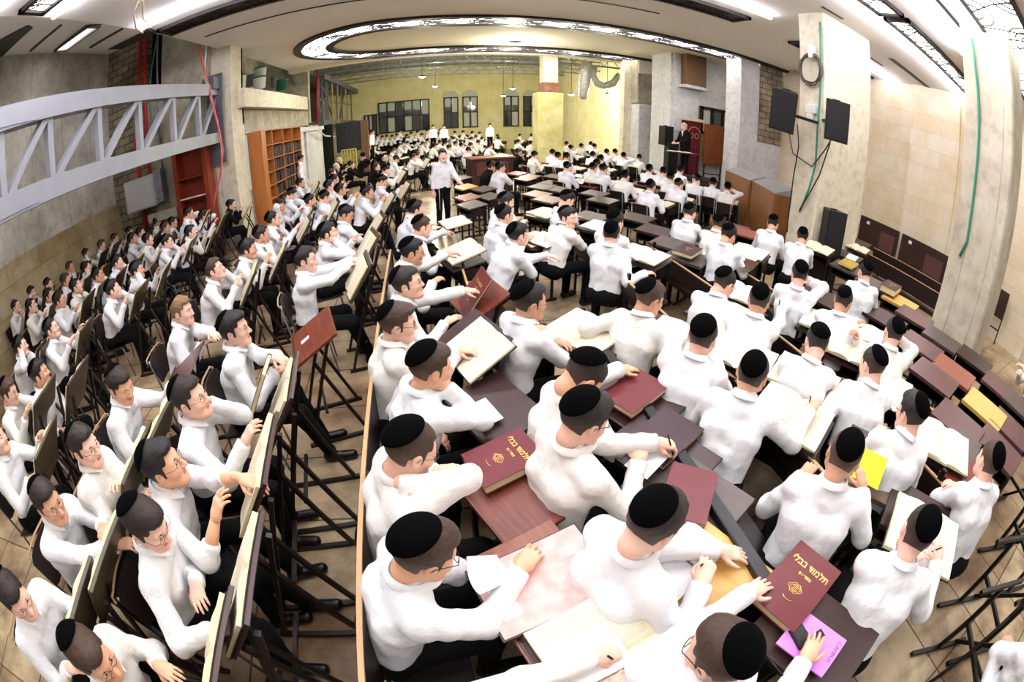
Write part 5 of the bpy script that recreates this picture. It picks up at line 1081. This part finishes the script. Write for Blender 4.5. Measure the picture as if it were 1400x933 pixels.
ls = empty('speaker_stand_table', (7.75, 11.9, PL), 0, 'reading stand piled with open books before the speaker', 'stand'); R = Matrix.Translation((-7.75, -11.9, -PL))
MB().box(7.15, 11.75, 1.60, 8.35, 12.0, 1.63).build('tabletop', TOPM['v'], ls, R)
for x in (7.2, 8.3): MB().bar((x, 11.85, PL), (x, 11.85, 1.6), .04).build('leg', BLKM, ls, R)
for k, (x, a) in enumerate(((7.35, 80), (7.62, 60), (7.92, 95))): open_book(Matrix.Translation((x, 11.86, 1.632)) @ Matrix.Rotation(rot_az(a), 4, 'Z'), 'small', '%s of the open books on the stand before the speaker' % ('leftmost', 'middle', 'rightmost')[k])
speaker(Matrix.Translation(at_Y(915, 186, 13.0)) @ Matrix.Rotation(.3, 4, 'Z'), 'black loudspeaker standing left of the crimson curtain', .42, .66)
tag(MB().box(7.75, 12.75, .84, 8.12, 13.05, 1.85).build('speaker_plinth', BLKM), 'black plinth under the loudspeaker left of the curtain', 'plinth')
tb = empty('side_table', (7.3, 10.9, 0), 0, 'small dark table below the speaker stand', 'table'); MB().box(-.4, -.25, 1.0, .4, .25, 1.03).build('tabletop', TOPM['d'], tb)
for sx in (-.36, .36):
    for sy in (-.2, .2): MB().bar((sx, sy, 0), (sx, sy, 1.), .03).build('leg', BLKM, tb)
# upper loudspeakers and the standing one by the column
def spk(px, py, Yp, yaw, tilt, lab, **k): speaker(Matrix.Translation(at_Y(px, py, Yp)) @ Matrix.Rotation(rot_az(yaw), 4, 'Z') @ Matrix.Rotation(tilt, 4, 'X') @ Matrix.Rotation(k.pop('roll', 0), 4, 'Y'), lab, **k)
spk(1071, 152, 5.12, 52, .22, 'black loudspeaker tilted on the left side of the coil column', w=.42, h=.68, roll=.10)
spk(1145, 166, 4.58, 40, .10, 'black loudspeaker on the right face of the coil column', w=.42, h=.68)
spk(1142, 321, 4.75, 20, 0., 'tall black loudspeaker standing below the coil column', w=.42, h=.80)
p = at_Y(1142, 321, 4.75); tag(MB().box(p.x-.2, 4.68, 0, p.x+.2, 5.05, p.z-.40).build('speaker_plinth', BLKM), 'black base under the tall standing loudspeaker', 'plinth')
for (x, y, Yp) in ((1071, 152, 5.12), (1145, 166, 4.58)):
    p = at_Y(x, y, Yp); tag(MB().bar((p.x+.1, p.y+.2, p.z), (max(p.x+.1, 6.35), 5.25, p.z), .05).build('speaker_bracket', BLKM), 'black bracket of the %s upper loudspeaker' % ('left' if x < 1100 else 'right'), 'bracket')
# wooden lecterns by the wall (two), oak cupboards behind, big dark lectern desk
CAB = mat('brown_veneer', (.52, .34, .17), .45, noise=(2.5, (.42, .26, .12), .3, (3, 3, .8))); CABT = mat('grey_cabinet_top', (.56, .55, .56), .5)
def cab(pa, pb, z, depth, lab, m=CAB, mt=CABT, zl=0.):
    a = at(pa[0], pa[1], z); b = at(pb[0], pb[1], z); d = (b-a); L = d.length; az = math.degrees(math.atan2(d.y, d.x)); e = empty('lectern_cabinet', (a.x, a.y, 0), math.radians(az), lab, 'cabinet')
    MB().box(0, 0, zl, L, depth, z-.02, .006).build('cabinet_body', m, e); MB().prism([(0, z-.02), (depth, z-.02), (depth, z+.14), (0, z+.0)], 0, L, 'x').build('sloped_top', mt, e)
    MB().box(.06, -.012, .2, L-.06, 0, z-.12, .004).build('back_panel', m, e); return e
cab((992, 232), (1026, 246), 1.42, .42, 'left one of two brown cabinets with grey sloping tops'); cab((1029, 247), (1060, 264), 1.42, .42, 'right one of two brown cabinets with grey sloping tops')
OAKY = mat('golden_oak', (.72, .50, .20), .45, noise=(2.5, (.62, .40, .14), .3, (3, 3, .8)))
cab((831, 190), (848, 193), 1.25, .6, 'left golden oak cupboard behind the seats near the white column', OAKY, TOPM['g']); cab((849, 193), (868, 198), 1.15, .5, 'right golden oak cupboard beside the first one', OAKY, TOPM['g'])
a = at(645, 217, 1.12); b = at(700, 214, 1.12); e = empty('lectern_desk', (a.x, a.y, 0), math.atan2(b.y-a.y, b.x-a.x), 'large dark brown carved lectern desk in the middle of the hall', 'desk'); L = (b-a).length
MB().box(-.05, -.1, 1.08, L+.1, .7, 1.13, .01).build('desktop', TOPM['o'], e); MB().box(0, -.02, 0, L+.02, .6, 1.08, .01).build('desk_body', mat('dark_carved_wood', (.22, .12, .10), .5), e)
for x0 in (.12, L-.5): MB().box(x0, -.045, .55, x0+.38, -.02, .98, .01).build('carved_panel', mat('carved_wood_red', (.36, .18, .13), .5, bump=(60, 1., .02)), e)
# ---- desks standing without readers (pixel, heading, top)
EMPT = [(757, 240, 60, 'g'), (739, 254, 62, 'g'), (753, 249, 62, 'g'), (761, 257, 62, 'g'), (734, 264, 62, 'w'), (750, 271, 62, 't'), (795, 240, 58, 'g'), (807, 252, 58, 'w'), (813, 263, 60, 'g'), (824, 272, 60, 'd'), (724, 240, 65, 'w'), (706, 236, 65, 'w'), (718, 243, 65, 'w'),
        (808, 294, 60, 'g'), (871, 296, 60, 'd'), (897, 313, 60, 'd'), (919, 331, 60, 'g'), (941, 349, 60, 'g'), (878, 251, 55, 'p'), (900, 261, 55, 'd'), (932, 275, 52, 'd'), (1011, 272, 50, 'g'), (1003, 309, 55, 'p'), (1025, 318, 55, 'o'), (661, 257, 68, 'd'), (669, 267, 68, 'd'), (636, 254, 72, 'y'), (639, 268, 72, 'o'), (645, 278, 72, 'g'), (631, 242, 72, 'p'), (643, 228, 72, 'v'),
        (1212, 433, 80, 'd'), (1252, 431, 80, 'p'), (1289, 461, 82, 'g'), (1334, 489, 85, 'd'), (1280, 512, 84, 'p'), (1306, 505, 84, 'o'), (1262, 470, 82, 'p'), (1349, 556, 88, 'y'), (1369, 527, 88, 'p'), (1396, 552, 90, 'g'), (1313, 575, 86, 'p'), (1384, 583, 90, 'p'), (1331, 617, 90, 'g'), (1368, 610, 92, 'p'), (1232, 410, 80, 'y'), (1122, 402, 78, 'd'), (1196, 640, 62, 't'), (1330, 655, 86, 'w'), (1195, 385, 78, 'g'), (1160, 348, 74, 'd'), (1302, 600, 86, 'd'), (1175, 330, 74, 'd'), (1220, 402, 80, 'd')]
WHERE = lambda x, y: 'near the central column' if y < 275 and x < 830 else 'beside the big lectern desk' if x < 700 else 'in the middle empty rank' if x < 960 else 'near the wooden cabinets' if y < 330 else 'among the empty desks by the right pillar'
cnt = {}
for (x, y, a, t) in EMPT:
    p = at(x, y, .80)
    if not free(p.x, p.y, .26): continue
    TAKEN.append((p.x, p.y)); w = (TOPN[t], WHERE(x, y)); cnt[w] = cnt.get(w, 0)+1; k = cnt[w]
    desk(p.x, p.y, a, t, 'flat', '%s%s empty desk %s' % ('' if k == 1 else ORD[k-1]+' nearest ', w[0], w[1]) if k > 1 else 'leftmost %s empty desk %s' % w, 'empty desks')
def one_desk(px, py, az, top, lab, style='flat', z=.80):
    p = at(px, py, z); TAKEN.append((p.x, p.y)); return desk(p.x, p.y, az, top, style, lab)
# ---- the foreground desks with what lies on them
ZT = .795
one_desk(703, 665, 68, 'w', 'red wood grained desk under the burgundy folio'); closed_book(flat_at(690, 634, .80, 72, .12), .26, .34, .055, 'r', 'burgundy folio with gold lettering on the red wood desk', title=.9)
tag(MB().box(-.1, -.12, 0, .1, .12, .004).build('bookmark', COVM['b'], None, flat_at(640, 640, .79, 60)), 'dark paper corner under the burgundy folio', 'paper') if False else None
one_desk(676, 552, 68, 'd', 'dark brown desk carrying a white envelope'); sheet(flat_at(662, 564, ZT+.005, 72, .14), .22, .13, 'white envelope on the dark brown desk', cat='envelope')
sheet(flat_at(634, 556, ZT+.01, 50, .14), .06, .08, 'torn scrap of paper left of the white envelope')
PINK = mat('pink_album_page', (.90, .66, .64), .7, noise=(16, (.93, .76, .73), .12)); PINKL = mat('pale_pink_label', (.97, .93, .92), .7)
one_desk(744, 800, 74, 'o', 'desk under the pink album page'); M = flat_at(742, 795, .81, 76, .10); cb = closed_book(M, .36, .50, .012, 'k', 'large pink patterned album page on the front desk')
MB().box(-.172, -.24, .0125, .172, .24, .0155).build('pink_page', PINK, cb); MB().box(-.13, -.21, .0158, .10, -.13, .0166).build('printed_label', PAGEW, cb); mb = MB(); mb.prism([(.04+.055*math.cos(t)*(1+.12*math.cos(6*t)), .17+.035*math.sin(t)*(1+.12*math.cos(4*t))) for t in np.linspace(0, 2*PI, 40, endpoint=False)], .0156, .0168); mb.build('cartouche', PINKL, cb)
sheet(flat_at(668, 785, .86, 60, -.5, .25), .14, .20, 'curled white note held over the pink album page', curl=.12)
one_desk(828, 905, 74, 'd', 'front desk under the open folio at the bottom edge'); open_book(flat_at(835, 905, .81, 74, .10), 'big', 'open folio under the writing hands at the bottom edge'); sheet(flat_at(806, 898, .846, 78, .08), .20, .24, 'lined note sheet on the open folio', page_mat('lined_paper', (.95, .95, .95)))
one_desk(645, 470, 70, 'd', 'desk under the book with a lifted page', 'mid', .84); open_book(flat_at(652, 478, .90, 72, .50), 'std', 'open book with a lifted page on the tilted desk'); open_book(flat_at(634, 446, .95, 66, .9), 'thin', 'book page standing behind the lifted page book') if False else None
M = flat_at(650, 400, .93, 85, .95); one_desk(654, 412, 76, 'w', 'red desk behind the standing burgundy book', 'mid', .82); closed_book(M, .34, .38, .02, 'r', 'burgundy book standing open with gold lettering toward the camera', title=.9)
one_desk(630, 352, 74, 'd', 'desk under the large folio by the aisle'); open_book(flat_at(632, 345, .87, 78, .3), 'big', 'large open folio with cream pages by the aisle'); open_book(flat_at(622, 305, .86, 78, .15), 'white', 'open book behind the large folio by the aisle')
one_desk(803, 462, 62, 'd', 'desk under the wide blank page'); open_book(flat_at(799, 456, .83, 62, .16), 'big', 'wide open book page before the student with folded arms')
one_desk(864, 545, 66, 'd', 'desk under the burgundy book near the bowed student'); closed_book(flat_at(868, 540, .82, 64, .10), .26, .36, .04, 'r', 'burgundy book under the bowed student arm')
one_desk(905, 615, 66, 'd', 'grey brown desk with burgundy and black folio'); closed_book(flat_at(908, 600, .81, 64, .10), .28, .38, .03, 'k', 'dark bordered burgundy folio under the folded paper'); sheet(flat_at(885, 630, .85, 60, .1), .14, .20, 'folded white paper under the pen on the burgundy folio')
one_desk(945, 672, 66, 'g', 'grey brown desk under the burgundy book beside the rail'); closed_book(flat_at(940, 678, .82, 40, .05), .24, .34, .03, 'r', 'burgundy book edge beside the dark rail'); 
one_desk(960, 770, 68, 'y', 'yellow oak desk under the spiral notebook'); M = flat_at(935, 765, .812, 66, .10); nb = empty('spiral_notebook', (0, 0, 0), 0, 'open spiral notebook on the yellow oak desk', 'notebook'); nb.matrix_world = M
for s in (-1, 1): MB().box(-.115, s*.09-.085, 0, .115, s*.09+.085, .006).build('page', PAPER, nb)
mb = MB()
for k in range(22): mb.tube([(-.105+.01*k, .008*math.cos(t), .004+.008*math.sin(t)) for t in np.linspace(0, 2*PI, 8, endpoint=False)], .0012, 4, True)
mb.build('spiral', GALV, nb, None, True)
one_desk(1120, 868, 70, 'd', 'dark red desk under the violet notepad'); closed_book(flat_at(1086, 806, .81, 72, .10), .27, .38, .05, 'r', 'burgundy folio with gold lettering at the lower right', title=1.)
VIO = mat('violet_notepad', (.85, .55, .93), .6); M = flat_at(1110, 880, .805, 68, .12); np_ = empty('notepad', (0, 0, 0), 0, 'violet notepad printed CAMPUS on the dark red desk', 'notepad'); np_.matrix_world = M; MB().box(-.14, -.10, 0, .14, .10, .010, .001).build('cover', VIO, np_)
letter('CAMPUS', .028, mat('violet_ink', (.35, .2, .45), .6), np_, Matrix.Translation((.115, .02, .0105)) @ Matrix.Rotation(-PI/2, 4, 'Z'), .0004)
mb = MB(); mb.tube([(-.07, 0, 0), (.07, 0, 0)], .004, 8); tag(mb.build('pen', BLK_PLASTIC, None, flat_at(1062, 914, .85, 80), True), 'black pen beside the violet notepad', 'pen')
one_desk(1082, 572, 64, 'd', 'desk under the printed double page'); open_book(flat_at(1082, 570, .825, 64, .14), 'big', 'printed double page folio before the student with raised pen'); sheet(flat_at(1068, 558, .865, 60, .12), .13, .18, 'blank note lying on the printed double page')
one_desk(1015, 495, 60, 'd', 'desk under the white book'); open_book(flat_at(930, 462, .83, 56, .12), 'white', 'white open book under a flat hand'); open_book(flat_at(1015, 487, .83, 58, .12), 'white', 'open book with a pencil near the white book')
one_desk(925, 455, 58, 'd', 'desk under the student hand and white book')
one_desk(1190, 640, 58, 't', 'walnut desk under the yellow note') ; sheet(flat_at(1190, 640, .90, 60, .35), .19, .22, 'yellow note held in the hand of the brown haired student', mat('yellow_paper', (.96, .90, .12), .6)); closed_book(flat_at(1180, 615, .82, 58, .1), .26, .34, .02, 'k', 'dark book under the yellow note')
one_desk(1262, 705, 62, 'd', 'desk under the open folio over the marble floor'); open_book(flat_at(1262, 735, .83, 60, .12), 'big', 'open folio on the desk over the marble floor'); sheet(flat_at(1268, 765, .855, 50, .1), .18, .24, 'white note sheet under the writing hand at the right')
for (x, y, a, kd, lb) in ((1003, 470, 60, 'big', 'open folio right of the dark rail'), (1100, 520, 62, 'big', 'cream folio between two bent students'), (1165, 480, 60, 'big', 'wide cream folio beside the broad student'), (1210, 530, 62, 'big', 'cream folio behind the broad student shoulder'), (1225, 545, 62, 'white', 'cream page right of the broad student'), (1290, 610, 60, 'big', 'blank cream spread nearest the empty desks'),
                          (1262, 595, 62, 'big', 'cream spread left of the nearest blank spread'), (1180, 455, 60, 'std', 'open book before the student pinching a pen'), (1128, 445, 60, 'white', 'open book under the raised pen'), (1010, 400, 62, 'white', 'open book on the fourth bench desks'), (1025, 345, 60, 'white', 'white open book below the orange brown desk'), (882, 350, 62, 'white', 'white open book behind the broad backed student'), (820, 310, 60, 'thin', 'thin open book before the student looking back'),
                          (745, 328, 64, 'thin', 'thin book standing before the forearm resting student'), (745, 292, 64, 'white', 'open book with white pages in the second bench'), (1119, 340, 70, 'big', 'open folio in front of the tall loudspeaker'), (1078, 305, 66, 'white', 'open book below the wall cord'), (1173, 340, 72, 'std', 'open book on the dark desk right of the tall loudspeaker'), (985, 425, 60, 'std', 'tilted open book beside the student in glasses')):
    p = at(x, y, .81)
    if free(p.x, p.y, .22): TAKEN.append((p.x, p.y)); desk(p.x, p.y, a, LR.choice('dgp'), 'flat', 'desk under the '+lb)
    open_book(flat_at(x, y, .83, a, .14), kd, lb)
closed_book(flat_at(1217, 398, .82, 78, .1), .27, .36, .09, 'k', 'pair of stacked plum books on the desk by the benches', title=.7); one_desk(1160, 364, 74, 'g', 'grey brown desk under the mustard edged book'); closed_book(flat_at(1160, 362, .82, 74, .1), .28, .36, .03, 'y', 'mustard edged book by the tall loudspeaker'); closed_book(flat_at(940, 346, .83, 60, .1), .28, .34, .05, 'k', 'plum book lying on the middle rank of desks', title=.55)
closed_book(flat_at(1018, 362, .84, 60, .1), .28, .36, .02, 'n', 'brown board under a writing hand'); sheet(flat_at(1165, 352, .83, 70, .2), .2, .25, 'loose white paper leaning near the tall loudspeaker'); sheet(flat_at(793, 249, .84, 40, .2), .22, .16, 'crumpled white tissue on the desk near the central column', curl=.3)
# left: lifted pages and boards
def lectern_book(px, py, z, az, tilt, kd, lab, top='v', style='tall'):
    p = at(px, py, z)
    e, M = desk(p.x, p.y, az, top, style, 'tilted desk under the '+lab); open_book(M @ Matrix.Translation((0, -.02, .012)), kd, lab)
lectern_book(333, 800, .95, 88, .9, 'big', 'tall folio with a turning page at the lower left centre', 'd'); lectern_book(352, 640, .97, 84, .9, 'big', 'tall folio standing along the aisle desk edge', 'd'); lectern_book(295, 905, .93, 92, .9, 'std', 'open book at the bottom edge left of the aisle', 'd')
lectern_book(385, 540, .97, 82, .9, 'std', 'standing folio below the red brown board', 'd'); lectern_book(150, 775, .93, 88, .8, 'std', 'open book with black cover below the watch hand', 'v'); lectern_book(218, 590, .95, 84, .8, 'white', 'lifted cream page before the bowed student', 'v'); lectern_book(185, 650, .93, 84, .8, 'std', 'open book under the lifted cream page', 'v'); lectern_book(60, 480, .97, 80, .9, 'std', 'open book on the olive board far left', 'v'); lectern_book(120, 852, .9, 88, .8, 'white', 'open pages before the lower left corner student', 'v')
one_desk(427, 452, 74, 'w', 'red brown desk board alone in the aisle', 'mid', .9); one_desk(247, 503, 80, 'p', 'dark plum board between the left rows', 'mid', .9)
tag(sheet(flat_at(417, 465, .9, 74, .5), .05, .08, 'small white note on the red brown aisle board'), None)
closed_book(flat_at(358, 530, 1.0, 84, 1.0), .24, .34, .03, 'n', 'dark red book held below the folded board')
# benches
for (x, y0, y1, lb) in ((-.40, -.3, 5.2, 'long bench with pale ply edge right of the aisle'), (.40, -.4, 4.9, 'second long bench right of the aisle'), (1.24, .1, 3.2, 'long bench in front of the black rail'), (2.0, .6, 5.5, 'long bench behind the fourth rank of students'), (2.9, .4, 5., 'long bench behind the fifth rank of students'), (3.7, .3, 5.8, 'long bench behind the sixth rank of students'),
                        (7.6, 2.7, 4.6, 'empty dark bench nearer the right pillar'), (8.5, 3.0, 5., 'empty dark bench behind, by the stone wall')):
    bench(x, y0, y1, lb, 'long dark benches', hgt=.86 if x < 0 or x > 7 else .76)
for (a, b, lb) in (((812, 285), (885, 335), 'dark bench back behind the middle desks'), ((783, 262), (870, 318), 'long dark bench back crossing the middle'), ((960, 365), (1000, 340), 'short bench back')):
    pass
rl = empty('black_rail', (1.2, 1.5, 0), 0, 'long black shelf rail between the second and third benches', 'rail'); MB().box(-.07, -1.35, .78, .0, 1.55, .83, .005).build('rail_top', BLKM, rl); MB().box(-.06, -1.35, .35, -.04, 1.55, .78).build('rail_panel', BLKM, rl)
for y in (-1.2, -.3, .6, 1.45): MB().box(-.07, y-.02, 0, .0, y+.02, .78).build('post', BLKM, rl)
# table boards leaning against the right wall
for (pts, lb) in (((1174, 1224, 330), 'dark folded table leaning on the wall beside the loudspeaker'), ((1226, 1288, 370), 'dark folded table leaning on the wall left of the nearest pillar')):
    a = at_X(pts[0], pts[2]-15 if pts[0] < 1200 else 358, 10.75); b = at_X(pts[1], pts[2]+18, 10.75); e = empty('folded_table', (10.8, a.y, 0), 0, lb, 'table'); R = Matrix.Translation((-10.8, -a.y, 0))
    MB().box(10.74, b.y, .35, 10.78, a.y, 1.15, .005).build('tabletop', TOPM['d'], e, R @ Matrix.Identity(4)); MB().box(10.70, b.y+.1, .5, 10.735, (a.y+b.y)/2-.1, .95).build('flap', TOPM['p'], e, R); MB().box(10.725, a.y-.35, .98, 10.738, a.y-.25, 1.06).build('white_sticker', PAPER, e, R)
    for y in (b.y+.1, a.y-.1): MB().bar((10.85, y, 0), (10.8, y, .4), .03).build('leg', BLKM, e, R)
e = empty('folded_desk', (10.6, 2.0, 0), math.radians(-90), 'folded desk leaning against the wall right of the nearest pillar', 'desk'); p = at_X(1358, 430, 10.7); e.location = (10.7, p.y, 0); MB().box(-.3, -.05, .55, .3, 0, 1.15).build('desktop', TOPM['d'], e); [MB().bar((q, -.02, 0), (q, -.02, .6), .03).build('leg', BLKM, e) for q in (-.28, .28)]
MB().bar((-.28, -.02, .3), (.28, -.02, .3), .03).build('crossbar', BLKM, e)
# black frames of upturned desks at the lower right
def frame_rack(px, py, az, lab):
    p = at(px, py, .2); e = empty('desk_frame', (p.x, p.y, 0), rot_az(az), lab, 'desk frame')
    for s in (-1, 1): MB().bar((s*.26, -.3, .02), (s*.26, .35, .02), .035).build('foot_bar', BLKM, e); MB().bar((s*.26, .0, .02), (s*.26, .02, .7), .035).build('leg', BLKM, e); MB().bar((s*.26, -.28, .72), (s*.26, .3, .72), .03).build('top_rail', BLKM, e)
    MB().bar((-.26, 0, .35), (.26, 0, .35), .03).build('crossbar', BLKM, e); MB().bar((-.26, .2, .05), (.26, .2, .7), .03).build('brace', BLKM, e)
frame_rack(1340, 840, 120, 'black metal desk frame on the marble floor, nearest'); frame_rack(1385, 760, 120, 'black metal desk frame behind the nearest one'); frame_rack(1385, 690, 110, 'black metal desk frame below the empty purple desks'); frame_rack(1310, 910, 120, 'black metal desk frame at the bottom right edge')
p = at(1365, 905, .5); e, M = desk(p.x, p.y, 285, 'd', 'tall', 'dark tilted desk at the bottom right corner')
# left wall furniture: bookcases, cabinet box, buckets, ladderlike chairs
SHW = mat('orange_pine', (.72, .46, .22), .5, noise=(3, (.64, .38, .16), .3, (3, 3, .6))); RSH = mat('red_mahogany', (.55, .19, .09), .5, noise=(3, (.46, .15, .07), .3, (3, 3, .6)))
bc = empty('bookcase', (-4.2, 13.1, 0), 0, 'tall orange wooden bookcase of dark volumes beside the left pier', 'bookcase'); y0, y1, zt = 11.3, 15.6, 2.75; R = Matrix.Translation((4.2, -13.1, 0)); ys = [y0+(y1-y0)*k/4 for k in range(5)]
for y in ys: MB().box(-4.45, y-.015, 0, -4.1, y+.015, zt).build('side_panel', SHW, bc, R)
MB().box(-4.1, y0, 0, -4.05, y0+.35, zt).build('front_stile', SHW, bc, R); MB().box(-4.46, y0, 0, -4.44, y1, zt).build('back_panel', SHW, bc, R)
zs = [.05, .42, .79, 1.16, 1.53, 1.90, 2.30, zt-.02]
for z in zs: MB().box(-4.45, y0, z, -4.1, y1, z+.022).build('shelf', SHW, bc, R)
SPN = [mat('volume_%d' % i, c, .5) for i, c in enumerate([(.10, .09, .09), (.17, .12, .12), (.13, .14, .16), (.25, .12, .12), (.3, .3, .3), (.2, .17, .1)])]
vt = [MB().box(-.10, -.022, 0, .10, .022, h, .003).mesh('volume', m) for h in (.25, .29, .32) for m in SPN]
rb = random.Random(4)
for k in range(1, 4):
    for j in range(1, 6):
        y = ys[k]+.04; cn = 0
        while y < ys[k+1]-.05 and cn < 20:
            w = rb.choice((.048, .05, .055)); 
            if rb.random() > .06: o = link('book', rb.choice(vt)); o.location = (-4.25+rb.uniform(-.02, .02), y+w/2, zs[j]+.022); tag(o, 'dark bound volume in the orange bookcase', 'book', 'dark volumes in the orange bookcase'); cn += 1
            y += w
rc = empty('bookcase', (-5.6, 9.8, 0), 0, 'empty red brown bookcase under the truss end', 'bookcase'); R = Matrix.Translation((5.6, -9.8, 0))
for x in (-5.85, -4.98): MB().box(x-.05, 9.6, 0, x+.07, 9.98, 2.72).build('side_panel', RSH, rc, R)
MB().box(-5.85, 9.95, 0, -4.95, 9.99, 2.72).build('back_panel', RSH, rc, R)
for z in (.5, 1.0, 1.5, 2.0, 2.66): MB().box(-5.85, 9.62, z, -4.95, 9.96, z+.03).build('shelf', RSH, rc, R)
MB().box(-5.8, 9.60, 1.53, -4.98, 9.62, 1.56).build('white_strip', JB, rc, R)
ac = empty('air_conditioner_box', (-7.0, 9.7, 1.9), .25, 'pale grey metal box with duct on the end wall under the truss', 'box'); MB().box(-.45, -.3, -.3, .45, .2, .5, .02).build('casing', mat('pale_grey_metal', (.62, .62, .6), .5), ac); MB().box(-.4, -.32, -.26, .4, -.30, .44, .01).build('front_cover', mat('pale_grey_cover', (.68, .68, .66), .5, bump=(8, .4, .01)), ac); MB().box(.45, -.25, -.25, .65, .15, .55).build('side_duct', GALV, ac)
struct('trim_1', MB().box(-6.9, 9.6, 1.2, -5.95, 9.7, 1.42), CONCD)
BK = mat('white_bucket', (.82, .83, .80), .45); GB = mat('green_bucket', (.08, .35, .26), .45)
def bucket(px, py, X, m, lab, r=.17, lid=None):
    p = at_X(px, py, X); e = empty('bucket', p, 0, lab, 'bucket'); MB().lathe([(r*.85, 0), (r, .34), (r*1.06, .345), (r*1.06, .37), (r*.9, .37)], (0, 0, 0), 20).build('pail', m, e, None, True)
    MB().lathe([(r*1.07, .33), (r*1.09, .36), (r*1.0, .385), (.01, .386)], (0, 0, 0), 20).build('lid', lid or m, e, None, True); MB().tube([(r*math.cos(t), -.02, .33-.16*math.sin(t)) for t in np.linspace(0, PI, 10)], .005, 5).build('wire_handle', GALV, e)
bucket(327, 120, -4.9, BK, 'white bucket nearest the pier on the ledge', .22, BLK_PLASTIC); bucket(355, 121, -4.75, BK, 'lower white bucket of the stacked pair on the ledge', .21, GB); bucket(356, 108, -4.75, BK, 'upper white bucket of the stacked pair on the ledge', .20, GB); bucket(343, 118, -5.2, mat('grey_bucket', (.4, .4, .4), .5), 'grey bucket behind the white buckets', .2); bucket(385, 123, -4.8, GB, 'green bucket at the right of the ledge', .24)
bucket(374, 121, -4.7, mat('dark_jar', (.3, .3, .3), .3), 'small dark jar between the buckets on the ledge', .10)
mb = MB()
for k in range(7): mb.tube([at_X(384+2*k, 82+1.5*k, -5.3), at_X(388+2.5*k, 100+k, -5.1), at_X(392+3*k, 112+k*1.5, -4.9)], .015, 5)
tag(mb.build('cable_bundle', mat('dark_green_wire', (.10, .20, .16), .5), None, None, True), 'bundle of dark green wires hanging above the green bucket', 'cable')
# chairs leaning by the white wall, lattice gate, curtain under the mezzanine
for k, (x, y) in enumerate(((427, 246), (433, 250))):
    p = at(x, y, .80); mb = MB()
    for r in (.26, .18, .10): mb.tube([(0, -r, .3), (0, -r, .95), (0, -r*.6, 1.08), (0, 0, 1.12), (0, r*.6, 1.08), (0, r, .95), (0, r, .3)], .014, 6)
    mb.bar((-.02, -.26, .3), (-.02, .26, .3), .03); tag(mb.build('white_chair_back', JB, None, Matrix.Translation((p.x, p.y, 0)) @ Matrix.Rotation(-.35, 4, 'Y'), True), '%s white tubular chair leaning by the white wall' % ('left', 'right')[k], 'chair')
lg = empty('lattice_gate', (-3.9, 21, 0), 0, 'yellow lattice gate under the mezzanine', 'gate'); a = at(466, 235, 0.9); b = at(489, 232, .9)
mb = MB(); P0 = at_Y(467, 206, 20.5); P1 = at_Y(489, 238, 20.5)
for k in range(6): x = P0.x+(P1.x-P0.x)*k/5; mb.bar((x, 20.5, P1.z-.2), (x, 20.5, P0.z), .05)
mb.build('upright', mat('yellow_paint', (.78, .72, .36), .5), lg, Matrix.Translation((3.9, -21, 0))); mb = MB()
for k in range(6): z = P0.z+(P1.z-P0.z)*k/5; mb.bar((P0.x, 20.5, z), (P1.x, 20.5, z), .05)
mb.build('rung', MATS['yellow_paint'], lg, Matrix.Translation((3.9, -21, 0)))
struct('wall_curtain_black', MB().box(-4.5, 20.6, 0, -3.9, 20.7, 2.75), DARK); struct('wall_screen_dark', MB().box(-3.9, 21.5, 1.3, -2.6, 21.6, 2.75), mat('dark_screen', (.13, .13, .14), .5)); struct('wall_brown_jamb', MB().box(-2.7, 21.45, .2, -2.35, 21.65, 2.75), mat('brown_jamb', (.42, .30, .18), .6))
# ---------------------------------------------------------------- light
def added_fill_panel(x0, x1, y0, y1, lb):  # glowing panels added out of view on the slope to brighten the left bay
    zf = lambda x: H5+SLOPE*(-4.75-x); mb = MB(); mb.add([(x, y, zf(x)-d) for d in (.03, .01) for x, y in ((x0, y0), (x1, y0), (x1, y1), (x0, y1))], [(3, 2, 1, 0), (4, 5, 6, 7), (0, 1, 5, 4), (1, 2, 6, 5), (2, 3, 7, 6), (3, 0, 4, 7)]); tag(mb.build('ceiling_light', LIGHTP), lb, 'ceiling light')
added_fill_panel(-7.4, -5.4, 1.4, 1.9, 'added white panel, out of view on the left slope, to light the left bay'); added_fill_panel(-7.4, -5.4, -1.2, -.7, 'second added white panel, out of view farther back, to light the left bay')
w = bpy.data.worlds.new('world'); SC.world = w; w.use_nodes = True; w.node_tree.nodes['Background'].inputs[0].default_value = (1, .97, .94, 1); w.node_tree.nodes['Background'].inputs[1].default_value = .34
vs = SC.view_settings; vs.view_transform = 'Standard'; vs.look = 'None'; vs.gamma = 1; vs.exposure = .45; vs.use_curve_mapping = False
SC.cycles.max_bounces = 5; SC.cycles.diffuse_bounces = 3; SC.cycles.glossy_bounces = 2; SC.cycles.transmission_bounces = 1; SC.cycles.use_denoising = True; SC.cycles.sample_clamp_indirect = 4
